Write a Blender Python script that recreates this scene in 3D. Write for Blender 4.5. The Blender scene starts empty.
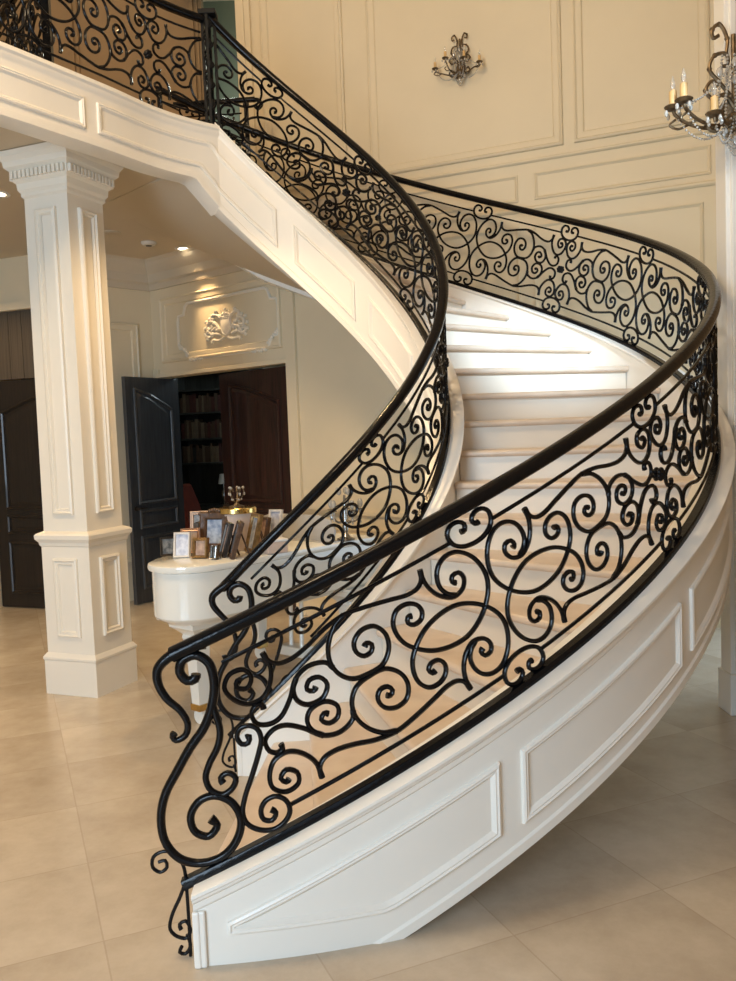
import bpy, bmesh, math, random
from math import sin, cos, pi, radians, atan2, hypot, sqrt
from mathutils import Vector as V3, Matrix
random.seed(7)
S = bpy.context.scene
COL = S.collection

# ------------------------------------------------------------------ materials
def mat(name, col, rough=0.5, metal=0.0, spec=0.5, noise=0.0, nscale=8.0, col2=None, coat=0.0, bump=0.0, stretch=None, trans=0.0):
    m = bpy.data.materials.new(name); m.use_nodes = True
    nt = m.node_tree; b = nt.nodes['Principled BSDF']
    b.inputs['Base Color'].default_value = (*col, 1)
    b.inputs['Roughness'].default_value = rough
    b.inputs['Metallic'].default_value = metal
    b.inputs['Specular IOR Level'].default_value = spec
    b.inputs['Coat Weight'].default_value = coat
    b.inputs['Coat Roughness'].default_value = 0.05
    b.inputs['Transmission Weight'].default_value = trans
    if noise or bump:
        tc = nt.nodes.new('ShaderNodeTexCoord')
        mp = nt.nodes.new('ShaderNodeMapping'); nt.links.new(tc.outputs['Object'], mp.inputs[0])
        if stretch: mp.inputs['Scale'].default_value = stretch
        n = nt.nodes.new('ShaderNodeTexNoise'); n.inputs['Scale'].default_value = nscale
        n.inputs['Detail'].default_value = 5
        nt.links.new(mp.outputs[0], n.inputs['Vector'])
        if noise:
            mx = nt.nodes.new('ShaderNodeMix'); mx.data_type = 'RGBA'
            c2 = col2 or tuple(c * (1 - noise) for c in col)
            mx.inputs[6].default_value = (*col, 1); mx.inputs[7].default_value = (*c2, 1)
            rp = nt.nodes.new('ShaderNodeValToRGB')
            rp.color_ramp.elements[0].position = .35; rp.color_ramp.elements[1].position = .68
            nt.links.new(n.outputs['Fac'], rp.inputs[0])
            nt.links.new(rp.outputs[0], mx.inputs[0]); nt.links.new(mx.outputs[2], b.inputs['Base Color'])
        if bump:
            bp = nt.nodes.new('ShaderNodeBump'); bp.inputs['Strength'].default_value = bump
            bp.inputs['Distance'].default_value = .01
            nt.links.new(n.outputs['Fac'], bp.inputs['Height']); nt.links.new(bp.outputs[0], b.inputs['Normal'])
    return m

def emis(name, col, st):
    m = bpy.data.materials.new(name); m.use_nodes = True
    b = m.node_tree.nodes['Principled BSDF']
    b.inputs['Base Color'].default_value = (*col, 1)
    b.inputs['Emission Color'].default_value = (*col, 1); b.inputs['Emission Strength'].default_value = st
    return m

def tile_mat():
    m = bpy.data.materials.new('limestone_tiles'); m.use_nodes = True
    nt = m.node_tree; N = nt.nodes; L = nt.links; b = N['Principled BSDF']
    tc = N.new('ShaderNodeTexCoord')
    def dot(vec):
        d = N.new('ShaderNodeVectorMath'); d.operation = 'DOT_PRODUCT'
        L.new(tc.outputs['Object'], d.inputs[0]); d.inputs[1].default_value = vec; return d.outputs['Value']
    def mth(op, a, c=None, clamp=False):
        q = N.new('ShaderNodeMath'); q.operation = op; q.use_clamp = clamp
        for i, x in enumerate((a, c)):
            if x is None: continue
            if isinstance(x, (int, float)): q.inputs[i].default_value = x
            else: L.new(x, q.inputs[i])
        return q.outputs[0]
    T1, T2 = .633, .60
    a = mth('DIVIDE', mth('SUBTRACT', dot((.92, .39, 0)), .214), T1)
    c = mth('DIVIDE', mth('SUBTRACT', dot((-.39, .92, 0)), 2.38), T2)
    def line(x):
        fr = mth('FRACT', x); d = mth('MINIMUM', fr, mth('SUBTRACT', 1.0, fr))
        return mth('LESS_THAN', d, .0045)
    ln = mth('MAXIMUM', line(a), line(c))
    cell = N.new('ShaderNodeCombineXYZ'); L.new(mth('FLOOR', a), cell.inputs[0]); L.new(mth('FLOOR', c), cell.inputs[1])
    wn = N.new('ShaderNodeTexWhiteNoise'); L.new(cell.outputs[0], wn.inputs['Vector'])
    n = N.new('ShaderNodeTexNoise'); n.inputs['Scale'].default_value = 2.6; n.inputs['Detail'].default_value = 9; n.inputs['Roughness'].default_value = .68
    ad = N.new('ShaderNodeVectorMath'); ad.operation = 'ADD'
    L.new(tc.outputs['Object'], ad.inputs[0]); L.new(wn.outputs['Color'], ad.inputs[1]); L.new(ad.outputs[0], n.inputs['Vector'])
    f = mth('ADD', mth('MULTIPLY', wn.outputs['Value'], .25), mth('MULTIPLY', mth('SUBTRACT', n.outputs['Fac'], .3), 1.6), True)
    mx = N.new('ShaderNodeMix'); mx.data_type = 'RGBA'; L.new(f, mx.inputs[0])
    mx.inputs[6].default_value = (.41, .335, .25, 1); mx.inputs[7].default_value = (.66, .58, .47, 1)
    m2 = N.new('ShaderNodeMix'); m2.data_type = 'RGBA'; L.new(mth('MULTIPLY', ln, .3), m2.inputs[0])
    L.new(mx.outputs[2], m2.inputs[6]); m2.inputs[7].default_value = (.30, .22, .15, 1)
    L.new(m2.outputs[2], b.inputs['Base Color'])
    b.inputs['Roughness'].default_value = .24; b.inputs['Specular IOR Level'].default_value = .4
    return m

M = dict(
    paint=mat('cream_paint', (.83, .77, .66), .38, noise=.03, nscale=3),
    wall=mat('wall_paint', (.76, .65, .46), .5, noise=.04, nscale=2),
    wallp=mat('wall_panel_paint', (.70, .60, .43), .5, noise=.04, nscale=2),
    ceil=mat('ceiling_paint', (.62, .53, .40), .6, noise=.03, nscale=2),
    stair=mat('stair_paint', (.86, .82, .74), .33, noise=.03, nscale=3),
    tread=mat('limestone_tread', (.71, .59, .47), .32, noise=.15, nscale=7, col2=(.63, .50, .38)),
    riser=mat('riser_paint', (.80, .72, .60), .4, noise=.04, nscale=4),
    iron=mat('wrought_iron', (.004, .004, .005), .18, .0, .22, noise=.3, nscale=40, bump=.15),
    ironm=mat('wrought_iron_matte', (.006, .006, .006), .6, .0, .2, noise=.3, nscale=40),
    floor=tile_mat(),
    wood=mat('mahogany', (.034, .012, .010), .4, spec=.25, noise=.5, nscale=5, stretch=(10, 10, .7), col2=(.012, .006, .005), coat=.3),
    espresso_sheen=mat('espresso_wood_blue_sheen', (.050, .058, .068), .42, spec=.8, noise=.4, nscale=5, stretch=(10, 10, .7), col2=(.028, .032, .038), coat=.3),  # bluish base colour stands in for daylight reflected in the door
    dark=mat('dark_oak', (.022, .016, .013), .38, spec=.4, noise=.4, nscale=5, stretch=(10, 10, .7), col2=(.011, .009, .008), coat=.2),
    green=mat('green_grey_wall', (.14, .17, .125), .6, noise=.05, nscale=3),
    tan=mat('tan_wall', (.36, .24, .125), .6, noise=.05, nscale=3),
    taupe=mat('taupe_panel', (.10, .08, .06), .6, noise=.4, nscale=4, stretch=(30, 30, .4)),
    piano=mat('white_lacquer', (.84, .82, .74), .1, noise=.02, coat=.6),
    desk=mat('music_desk_lacquer', (.42, .41, .39), .2, noise=.02, coat=.3),
    ivory=mat('ivory_keys', (.86, .84, .78), .25, noise=.02), ebony=mat('black_keys', (.01, .01, .01), .25, noise=.1),
    brass=mat('brass', (.72, .48, .17), .25, 1.0, noise=.2, nscale=20),
    gold=mat('gold_rim', (.86, .60, .22), .2, 1.0, noise=.15, nscale=20),
    brownframe=mat('carved_walnut', (.11, .055, .026), .4, noise=.5, nscale=40, bump=.4),
    goldframe=mat('aged_gold', (.34, .20, .075), .35, .5, noise=.5, nscale=40),
    whiteframe=mat('white_frame', (.80, .77, .72), .35, noise=.05), darkmetal=mat('pewter', (.085, .07, .06), .35, .7, noise=.4, nscale=30),
    silver=mat('silver', (.45, .43, .40), .25, 1.0, noise=.2, nscale=30),
    copper=mat('rose_copper', (.55, .33, .22), .35, .6, noise=.2, nscale=30),
    photo_dark=mat('photo_monochrome', (.06, .06, .055), .3, noise=.8, nscale=30, col2=(.32, .30, .27)),
    photo_blue=mat('photo_blue', (.55, .62, .72), .25, noise=.8, nscale=22, col2=(.16, .22, .34)),
    photo_warm=mat('photo_warm', (.55, .38, .27), .3, noise=.8, nscale=26, col2=(.22, .11, .08)),
    photo_white=mat('photo_pale', (.74, .75, .80), .3, noise=.5, nscale=26, col2=(.40, .42, .52)),
    blush=mat('blush_cardboard', (.60, .46, .37), .6, noise=.15, nscale=15),
    crystal=mat('crystal', (.70, .66, .58), .08, 0, .8, trans=.35, noise=.3, nscale=60),
    antique=mat('antique_gilt', (.17, .115, .06), .42, .6, noise=.5, nscale=35),
    candle=mat('candle_sleeve', (.72, .46, .19), .5, noise=.15, nscale=10),
    bulb=mat('clear_bulb', (.95, .92, .85), .05, 0, .6, trans=.8, noise=.01),
    leather=mat('red_brown_leather', (.30, .06, .035), .35, noise=.3, nscale=15),
    lamp=emis('lamp_glow', (1, .86, .62), 14),
    white=mat('white_plastic', (.75, .72, .66), .5, noise=.03),
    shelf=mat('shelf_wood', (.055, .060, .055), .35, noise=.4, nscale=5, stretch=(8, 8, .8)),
)
BOOKM = [mat('book_cloth_%s' % n, c, .6, noise=.25, nscale=25) for n, c in
         (('brown', (.085, .05, .03)), ('black', (.02, .02, .02)), ('tan', (.17, .125, .08)), ('maroon', (.075, .022, .018)), ('cream', (.30, .27, .22)))]

# ------------------------------------------------------------------ mesh builder
class MB:
    def __init__(s): s.v = []; s.f = []
    def add(s, vs, fs):
        o = len(s.v); s.v += [tuple(p) for p in vs]; s.f += [tuple(i + o for i in f) for f in fs]
    def box(s, x0, x1, y0, y1, z0, z1, T=None):
        vs = [V3((x, y, z)) for z in (z0, z1) for y in (y0, y1) for x in (x0, x1)]
        if T: vs = [T @ p for p in vs]
        s.add(vs, [(0, 2, 3, 1), (4, 5, 7, 6), (0, 1, 5, 4), (2, 6, 7, 3), (0, 4, 6, 2), (1, 3, 7, 5)])
    def loft(s, rings, closed_ring=True, caps=True, closed_path=False):
        n = len(rings[0]); vs = [p for r in rings for p in r]; fs = []
        m = len(rings)
        for i in range(m if closed_path else m - 1):
            j = (i + 1) % m
            for k in range(n if closed_ring else n - 1):
                l = (k + 1) % n
                fs.append((i * n + k, i * n + l, j * n + l, j * n + k))
        if caps and closed_ring and not closed_path:
            fs.append(tuple(range(n))[::-1]); fs.append(tuple((m - 1) * n + k for k in range(n)))
        s.add(vs, fs)
    def tube(s, pts, r, n=6, flat=None, closed=False):
        """round bar through pts; r a number or list"""
        P = [V3(p) for p in pts]; m = len(P)
        if m < 2: return
        rings = []; prev = None
        for i, p in enumerate(P):
            if closed: t = P[(i + 1) % m] - P[i - 1]
            else: t = P[min(i + 1, m - 1)] - P[max(i - 1, 0)]
            if t.length < 1e-9: t = V3((0, 0, 1))
            t.normalize()
            if prev is None:
                a = V3((0, 0, 1)) if abs(t.z) < .9 else V3((1, 0, 0))
                u = a.cross(t).normalized()
            else:
                u = prev - t * prev.dot(t)
                u = u.normalized() if u.length > 1e-6 else t.orthogonal().normalized()
            prev = u; w = t.cross(u)
            ri = r[i] if isinstance(r, (list, tuple)) else r
            rings.append([p + (u * cos(2 * pi * k / n) + w * sin(2 * pi * k / n)) * ri for k in range(n)])
        s.loft(rings, True, True, closed)
    def lathe(s, prof, c=(0, 0, 0), n=24, T=None, squash=(1, 1), caps=True):
        rings = []
        for r, z in prof:
            ring = [V3((c[0] + r * squash[0] * cos(2 * pi * k / n), c[1] + r * squash[1] * sin(2 * pi * k / n), c[2] + z)) for k in range(n)]
            rings.append([T @ p for p in ring] if T else ring)
        s.loft(rings, True, caps)
    def ball(s, c, r, n=8, sc=(1, 1, 1)):
        m = max(4, n // 2 + 1)
        prof = [(max(1e-4, r * sin(pi * i / m)), -r * cos(pi * i / m)) for i in range(m + 1)]
        rings = [[V3((c[0] + a * sc[0] * cos(2 * pi * k / n), c[1] + a * sc[1] * sin(2 * pi * k / n), c[2] + z * sc[2])) for k in range(n)] for a, z in prof]
        s.loft(rings)
    def frame(s, O, U, Vv, N, w, h, prof):
        """mitred rectangular moulding, O lower-left corner, prof = (inset, height)"""
        O, U, Vv, N = V3(O), V3(U).normalized(), V3(Vv).normalized(), V3(N).normalized()
        rings = []
        for ins, ht in prof:
            rings.append([O + U * a + Vv * b + N * ht for a, b in ((ins, ins), (w - ins, ins), (w - ins, h - ins), (ins, h - ins))])
        s.loft(rings, True, False)
    def poly(s, pts, z0, z1, T=None):
        n = len(pts); vs = [V3((x, y, z0)) for x, y in pts] + [V3((x, y, z1)) for x, y in pts]
        if T: vs = [T @ p for p in vs]
        s.add(vs, [tuple(range(n))[::-1], tuple(range(n, 2 * n))] + [(i, (i + 1) % n, n + (i + 1) % n, n + i) for i in range(n)])
    def build(s, name, m, parent=None, smooth=True, angle=35, bevel=0):
        me = bpy.data.meshes.new(name); me.from_pydata(s.v, [], s.f)
        bm = bmesh.new(); bm.from_mesh(me)
        bmesh.ops.recalc_face_normals(bm, faces=bm.faces)
        bm.to_mesh(me); bm.free()
        me.materials.append(m)
        if smooth:
            me.shade_smooth(); me.set_sharp_from_angle(angle=radians(angle))
        o = bpy.data.objects.new(name, me); COL.objects.link(o)
        if parent: o.parent = parent
        if bevel:
            b = o.modifiers.new('bevel', 'BEVEL'); b.width = bevel; b.segments = 2; b.limit_method = 'ANGLE'; b.angle_limit = radians(40)
        return o

def thing(name, label, cat, loc=(0, 0, 0), rz=0, group=None):
    o = bpy.data.objects.new(name, None); o.empty_display_size = .1; COL.objects.link(o)
    o.location = loc; o.rotation_euler = (0, 0, rz); return tag(o, label, cat, group)
def tag(o, label, cat, group=None):
    o['label'] = label; o['category'] = cat
    if group: o['group'] = group
    return o
def struct(o): o['kind'] = 'structure'; return o
def local(mb, parent):
    """mesh was built in world space; move it into the frame of parent"""
    mi = (Matrix.Translation(parent.location) @ parent.rotation_euler.to_matrix().to_4x4()).inverted()
    mb.v = [tuple(mi @ V3(p)) for p in mb.v]; return mb

def spline(pts, step=.012):
    P = [V3(p) for p in pts]
    if len(P) < 3: return P
    P = [P[0] * 2 - P[1]] + P + [P[-1] * 2 - P[-2]]
    out = []
    for i in range(1, len(P) - 2):
        p0, p1, p2, p3 = P[i - 1:i + 3]
        t0 = 0; t1 = t0 + max(1e-4, (p1 - p0).length) ** .5; t2 = t1 + max(1e-4, (p2 - p1).length) ** .5; t3 = t2 + max(1e-4, (p3 - p2).length) ** .5
        n = max(2, int((p2 - p1).length / step + .5))
        for k in range(n):
            t = t1 + (t2 - t1) * k / n
            a1 = p0 * ((t1 - t) / (t1 - t0)) + p1 * ((t - t0) / (t1 - t0)); a2 = p1 * ((t2 - t) / (t2 - t1)) + p2 * ((t - t1) / (t2 - t1)); a3 = p2 * ((t3 - t) / (t3 - t2)) + p3 * ((t - t2) / (t3 - t2))
            b1 = a1 * ((t2 - t) / (t2 - t0)) + a2 * ((t - t0) / (t2 - t0)); b2 = a2 * ((t3 - t) / (t3 - t1)) + a3 * ((t - t1) / (t3 - t1))
            out.append(b1 * ((t2 - t) / (t2 - t1)) + b2 * ((t - t1) / (t2 - t1)))
    out.append(P[-2]); return out

# ------------------------------------------------------------------ stair geometry
XC, YC, RO_, RI_ = -.72747, 5.33157, 2.67046, 1.05644
HR = .741
def Ro(a): return RO_ - .05498 * cos(2 * a) - .02215 * sin(2 * a)
def Ri(a): return RI_ + .01744 * cos(2 * a) + .02934 * sin(2 * a)
def zo(a): return .24322 + 1.08271 * a + .03225 * sin(a * pi / 4)
def zi(a): return .24322 + .17485 + .99261 * a + .01728 * sin(a * pi / 4)
CI = (XC + .18902, YC + .01512)
def OUT(a, r=0, z=0): R = Ro(a) + r; return V3((XC + R * sin(a), YC - R * cos(a), zo(a) + z))
def INN(a, r=0, z=0): R = Ri(a) + r; return V3((CI[0] + R * sin(a), CI[1] - R * cos(a), zi(a) + z))
A_OUT0, A_OUT1 = .036, radians(202)
A_INN0, A_INN1 = -.19, radians(206)
NRISE = 22; RISE = .176; PH1 = radians(142.1 - 15 * 9.3); DPH = radians(9.3)
ZC = 3.66; ZF = 3.56     # lower hall ceiling, underside of the gallery beam
ZL = NRISE * RISE                      # upper floor level
def arange(a0, a1, n): return [a0 + (a1 - a0) * i / n for i in range(n + 1)]

class Path:
    def __init__(p, pts):
        p.P = [V3(q) for q in pts]; p.s = [0]
        for a, b in zip(p.P, p.P[1:]): p.s.append(p.s[-1] + hypot(b.x - a.x, b.y - a.y))
    def shift(p, s0): p.s = [s - s0 for s in p.s]; return p
    def at(p, s):
        S_ = p.s
        if s <= S_[0]: i = 0
        elif s >= S_[-1]: i = len(S_) - 2
        else:
            lo, hi = 0, len(S_) - 1
            while hi - lo > 1:
                m = (lo + hi) // 2
                if S_[m] <= s: lo = m
                else: hi = m
            i = lo
        t = (s - S_[i]) / (S_[i + 1] - S_[i])
        return p.P[i].lerp(p.P[i + 1], t)

def helix_path(fn, a0, a1):
    pts = [fn(a) for a in arange(a0, a1, 420)]
    p = Path(pts)
    q = Path([fn(a) for a in arange(min(a0, 0), max(a0, 0), 40)])
    off = q.s[-1] if a0 < 0 else -q.s[-1]
    return p.shift(off)
PO = helix_path(OUT, A_OUT0, A_OUT1); PI_ = helix_path(INN, A_INN0, A_INN1)

# ------------------------------------------------------------------ camera
f_, pit, rol = 853.69, .0650, .03827
camd = bpy.data.cameras.new('camera'); cam = bpy.data.objects.new('camera', camd); COL.objects.link(cam)
camd.sensor_fit = 'VERTICAL'; camd.sensor_height = 24; camd.lens = f_ / 981 * 24; camd.clip_end = 80
Fw = V3((0, cos(pit), -sin(pit))); Dn = V3((0, -sin(pit), -cos(pit))); Rx = V3((1, 0, 0))
right = Rx * cos(rol) + Dn * sin(rol); down = Rx * -sin(rol) + Dn * cos(rol)
mw = Matrix.Identity(4)
for i in range(3): mw[i][0] = right[i]; mw[i][1] = -down[i]; mw[i][2] = -Fw[i]
mw[2][3] = 1.7
cam.matrix_world = mw; S.camera = cam

# ------------------------------------------------------------------ scroll pattern (u along the rail, v across it)
STROKES = dict(
 oval_scroll=[(.144,.092),(.168,.110),(.186,.142),(.184,.18),(.166,.213),(.13,.234),(.086,.231),(.046,.20),(.020,.155),(.010,.10),(.019,.057),(.048,.010),(.095,-.032),(.156,-.060),(.225,-.062),(.294,-.042),(.345,-.006),(.380,.037),(.392,.085),(.385,.123),(.358,.152),(.317,.154),(.287,.134),(.279,.104),(.294,.080),(.324,.077),(.340,.092),(.333,.110),(.318,.108)],
 hook=[(.228,.238),(.231,.20),(.218,.15),(.19,.112),(.15,.090),(.108,.103),(.092,.135),(.104,.160),(.130,.160),(.138,.140),(.126,.132)],
 bracket_bar=[(.228,.238),(.238,.203),(.262,.184),(.30,.181),(.37,.197),(.45,.215),(.525,.226),(.60,.215),(.68,.188),(.74,.176),(.783,.181),(.807,.202),(.815,.238)],
 volute=[(.525,.226),(.575,.202),(.615,.155),(.631,.105),(.622,.055),(.588,.016),(.53,.004),(.475,.009),(.434,.05),(.426,.10),(.45,.142),(.495,.150),(.532,.127),(.540,.092),(.521,.066),(.492,.069),(.482,.090),(.496,.102),(.508,.094)],
 s_scroll=[(.888,.066),(.888,.082),(.908,.088),(.930,.070),(.928,.032),(.89,.011),(.85,.016),(.80,.055),(.755,.108),(.70,.127),(.645,.110),(.630,.082)],
 bud=[(.752,.110),(.776,.080),(.780,.04),(.755,.010),(.70,.008),(.670,.042),(.684,.076),(.718,.082),(.737,.058),(.720,.043),(.707,.052)],
 heart_scroll=[(.815,.238),(.812,.18),(.84,.128),(.88,.101),(.93,.107),(.966,.15),(.971,.19),(.937,.222),(.89,.214),(.88,.18),(.908,.154),(.936,.172),(.925,.192),(.912,.186)],
)
RING = [(-.04,.284),(-.022,.284),(-.016,.303),(-.035,.321),(-.068,.321),(-.09,.298),(-.084,.260),(-.052,.234),(0,.224),(.052,.234),(.084,.260),(.09,.298),(.068,.321),(.035,.321),(.016,.303),(.022,.284),(.04,.284)]
HALF = .98
RBAR = .0091
def taper(n, r):
    return [r * (1.25 if i < 2 else (1.0 + .25 * max(0, 1 - i / 4))) if i < 4 else (r * 1.25 if i > n - 3 else r) for i in range(n)]

def railing(root, path, sl, vs, vm, centers, first, smin, smax, ring_skip=(), name_prefix=''):
    c, sn = cos(sl), sin(sl)
    def P3(u, v):
        z = v / c; s = c * (u - z * sn); p = path.at(s); return V3((p.x, p.y, p.z + z)), s
    def put(kind, pts):
        Q = spline([(a, b, 0) for a, b in pts], .011)
        W = []; 
        for q in Q:
            p, s = P3(q.x, q.y)
            if s < smin or s > smax: 
                if W: break
                continue
            W.append(p)
        if len(W) < 6: return
        mb = MB(); mb.tube(W, taper(len(W), RBAR), 6); local(mb, root); mb.build(kind, M['iron'], root, angle=60)
    def bar(u0, u1, v):
        W = []
        n = max(2, int((u1 - u0) / .03))
        for i in range(n + 1):
            p, s = P3(u0 + (u1 - u0) * i / n, v)
            if smin - .02 <= s <= smax: W.append(p)
        if len(W) > 2:
            mb = MB(); mb.tube(W, .0075, 6); local(mb, root); mb.build('slim_bar', M['iron'], root, angle=60)
    types = 'AB' if first == 'A' else 'BA'
    for i, u in enumerate(centers):
        ty = types[i % 2]
        if i not in ring_skip:
            for sg in (1, -1): put('ring_scroll', [(u + a, vm + sg * b * vs) for a, b in RING])
        if ty == 'B' and i not in ring_skip:
            p, s = P3(u, vm)
            if smin < s < smax:
                q, _ = P3(u + .01, vm); t = (q - p).normalized()
                q2, _ = P3(u, vm + .01); w = (q2 - p).normalized(); nn = t.cross(w)
                mb = MB()
                for k in range(6):
                    d = t * cos(k * pi / 3) + w * sin(k * pi / 3)
                    for e in (1, -1):
                        cc = p + d * .017 + nn * e * .010
                        mb.ball(cc, .0125, 8)
                mb.ball(p + nn * .014, .011, 8); mb.ball(p - nn * .014, .011, 8)
                local(mb, root); mb.build('rosette', M['iron'], root, angle=60)
        if i + 1 < len(centers):
            u2 = centers[i + 1]; k = (u2 - u) / HALF
            for kind, pts in STROKES.items():
                for sg in (1, -1):
                    if ty == 'A': put(kind, [(u + a * k, vm + sg * b * vs) for a, b in pts])
                    else: put(kind, [(u2 - a * k, vm + sg * b * vs) for a, b in pts])
    for sg in (1, -1):
        v = vm + sg * .268 * vs
        ends = [centers[0] - (0 if 0 in ring_skip else -.088)] 
        for i in range(len(centers) - 1):
            a = centers[i] + (.088 if i not in ring_skip else .036); b = centers[i + 1] - .088
            bar(a, b, v)
        bar(centers[-1] + .088, centers[-1] + 1.5, v)

def rail_profile(kind):
    if kind == 'hand':
        return [(-.027, -.014), (-.020, -.022), (.020, -.022), (.027, -.014), (.031, .003), (.024, .019), (.010, .026), (-.010, .026), (-.024, .019), (-.031, .003)]
    return [(-.021, -.036), (.021, -.036), (.021, -.009), (.017, -.004), (-.017, -.004), (-.021, -.009)]
def sweep(path, s0, s1, prof, dz, step=.03):
    n = max(2, int((s1 - s0) / step)); rings = []
    for i in range(n + 1):
        s = s0 + (s1 - s0) * i / n
        p = path.at(s); t = path.at(s + .01) - path.at(s - .01); t.normalize()
        side = V3((t.y, -t.x, 0)).normalized(); up = side.cross(t)
        if up.z < 0: up = -up
        rings.append([p + V3((0, 0, dz)) + side * a + up * b for a, b in prof])
    mb = MB(); mb.loft(rings); return mb

# newel scrolls at the foot: X offset from the newel line, Z above the floor, in the plane of the rail's first tread
NEWEL = dict(
 n1=[(.021,.95),(.017,.934),(-.009,.929),(-.031,.958),(-.022,.994),(.020,1.012),(.062,.987),(.078,.926),(.069,.849),(.038,.772),(-.01,.707),(-.057,.63),(-.1,.553),(-.118,.474),(-.108,.395),(-.062,.336),(.009,.319),(.082,.342),(.129,.397),(.143,.464),(.113,.522),(.059,.544),(.009,.526),(-.021,.476),(-.008,.425),(.036,.409),(.065,.445),(.044,.468)],
 n2=[(.072,.837),(.089,.759),(.08,.709),(.048,.648),(.035,.604),(.049,.564),(.087,.546),(.121,.567),(.133,.6),(.109,.618),(.084,.602),(.091,.585)],
 n4=[(-.134,.327),(-.112,.332),(-.107,.309),(-.13,.293),(-.154,.311),(-.15,.345),(-.116,.363),(-.077,.354),(-.054,.313),(-.049,.267),(-.068,.21),(-.1,.143),(-.108,.097),(-.087,.073),(-.054,.066),(-.041,.094),(-.056,.124),(-.076,.113),(-.072,.096)],
 n4b=[(-.053,.078),(-.044,.037),(-.062,.012),(-.081,.018),(-.072,.038)],
 n5=[(-.047,.275),(-.045,.141),(-.045,.004)],
 n6=[(.05,1.055),(-.014,1.034),(-.070,1.004),(-.103,.967),(-.103,.922),(-.077,.871),(-.036,.831),(-.014,.785),(-.024,.748),(-.055,.733),(-.066,.745),(-.059,.757)],
 n7=[(.172,.735),(.184,.738),(.179,.715),(.158,.712),(.143,.738),(.153,.763),(.182,.773),(.21,.761),(.222,.728),(.213,.685),(.189,.613),(.16,.534),(.15,.483),(.163,.446),(.201,.424),(.251,.424),(.288,.449),(.305,.484),(.294,.518),(.263,.534),(.227,.52),(.21,.488),(.217,.459),(.245,.454),(.259,.479),(.243,.491)],
)
N6I = [(-.02, 1.035), (-.05, 1.008), (-.09, .982), (-.119, .952), (-.118, .91), (-.07, .846), (-.036, .809), (-.016, .757), (-.012, .684), (-.035, .633), (-.066, .624), (-.075, .65)]
def newel(root, x0, y, dz=0, skip=()):
    def W(k): return [V3((x0 + q.x, y, q.z + dz)) for q in spline([(a, 0, b) for a, b in NEWEL[k]], .011)]
    def mk(k, name, r0, r1=None):
        if k in skip: return
        w = W(k); n = len(w); r1 = r1 or r0
        rr = [r0 + (r1 - r0) * (i / (n - 1)) ** (.45 if k == 'n6' else 1) for i in range(n)]
        if k in ('n1', 'n2', 'n6', 'n7', 'n4'): rr[-1] *= 1.3; rr[-2] *= 1.25
        mb = MB(); mb.tube(w, rr, 8); local(mb, root); mb.build(name, M['iron'], root, angle=60)
    mk('n1', 'newel_scroll', .0165, .013); mk('n2', 'newel_branch', .0125, .010)
    mk('n4', 'drop_scroll', .0062); mk('n4b', 'drop_curl', .0062); mk('n5', 'foot_bar', .006)
    mk('n6', 'handrail_end', .027, .010); mk('n7', 's_scroll', RBAR)

sl_o = math.atan(1.08271 / RO_); sl_i = math.atan(.99261 / RI_)
r_out = thing('stair_railing', 'black wrought iron scroll railing sweeping up the outer right side of the curved staircase', 'railing', (-.62, 2.72, 0))
cs = [.455, 1.44, 2.433, 3.40, 4.37, 5.34, 6.285, 7.225, 8.19, 9.15, 10.11]
local(mb := sweep(PO, PO.s[0] - .02, PO.s[-1], rail_profile('hand'), HR), r_out).build('handrail', M['iron'], r_out, angle=50)
local(mb := sweep(PO, PO.s[0] - .03, PO.s[-1], rail_profile('shoe'), 0), r_out).build('bottom_rail', M['iron'], r_out, angle=50)
railing(r_out, PO, sl_o, 1.0, .325, cs, 'B', .09, PO.s[-1] - .02, ring_skip=(0,))
newel(r_out, -.60, 2.72)
# top newel of the outer railing
def post(root, x, y, z0, z1, name='newel_post', r=.02):
    mb = MB(); mb.box(x - r, x + r, y - r, y + r, z0, z1)
    mb.box(x - r * 1.5, x + r * 1.5, y - r * 1.5, y + r * 1.5, z0, z0 + .05); mb.box(x - r * 1.4, x + r * 1.4, y - r * 1.4, y + r * 1.4, z1 - .06, z1 - .03)
    local(mb, root); return mb.build(name, M['iron'], root, smooth=False, bevel=.003)
pe = OUT(A_OUT1); post(r_out, pe.x, pe.y, ZL, pe.z + HR + .02)

r_inn = thing('stair_railing', 'black wrought iron scroll railing on the inner left side of the curved staircase', 'railing', (-.72, 4.28, 0))
ci = [.31, 1.263, 2.22, 3.17, 4.13, 5.08, 6.03]
local(mb := sweep(PI_, PI_.s[0] - .02, PI_.s[-1], rail_profile('hand'), HR, .02), r_inn).build('handrail', M['iron'], r_inn, angle=50)
local(mb := sweep(PI_, PI_.s[0] - .03, PI_.s[-1], rail_profile('shoe'), 0, .02), r_inn).build('bottom_rail', M['iron'], r_inn, angle=50)
railing(r_inn, PI_, sl_i, .786, .258, ci, 'B', PI_.s[0] + .04, PI_.s[-1] - .03, ring_skip=(0,))
NEWEL['n6'] = N6I
newel(r_inn, -.69, 4.285, -.04)
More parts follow.
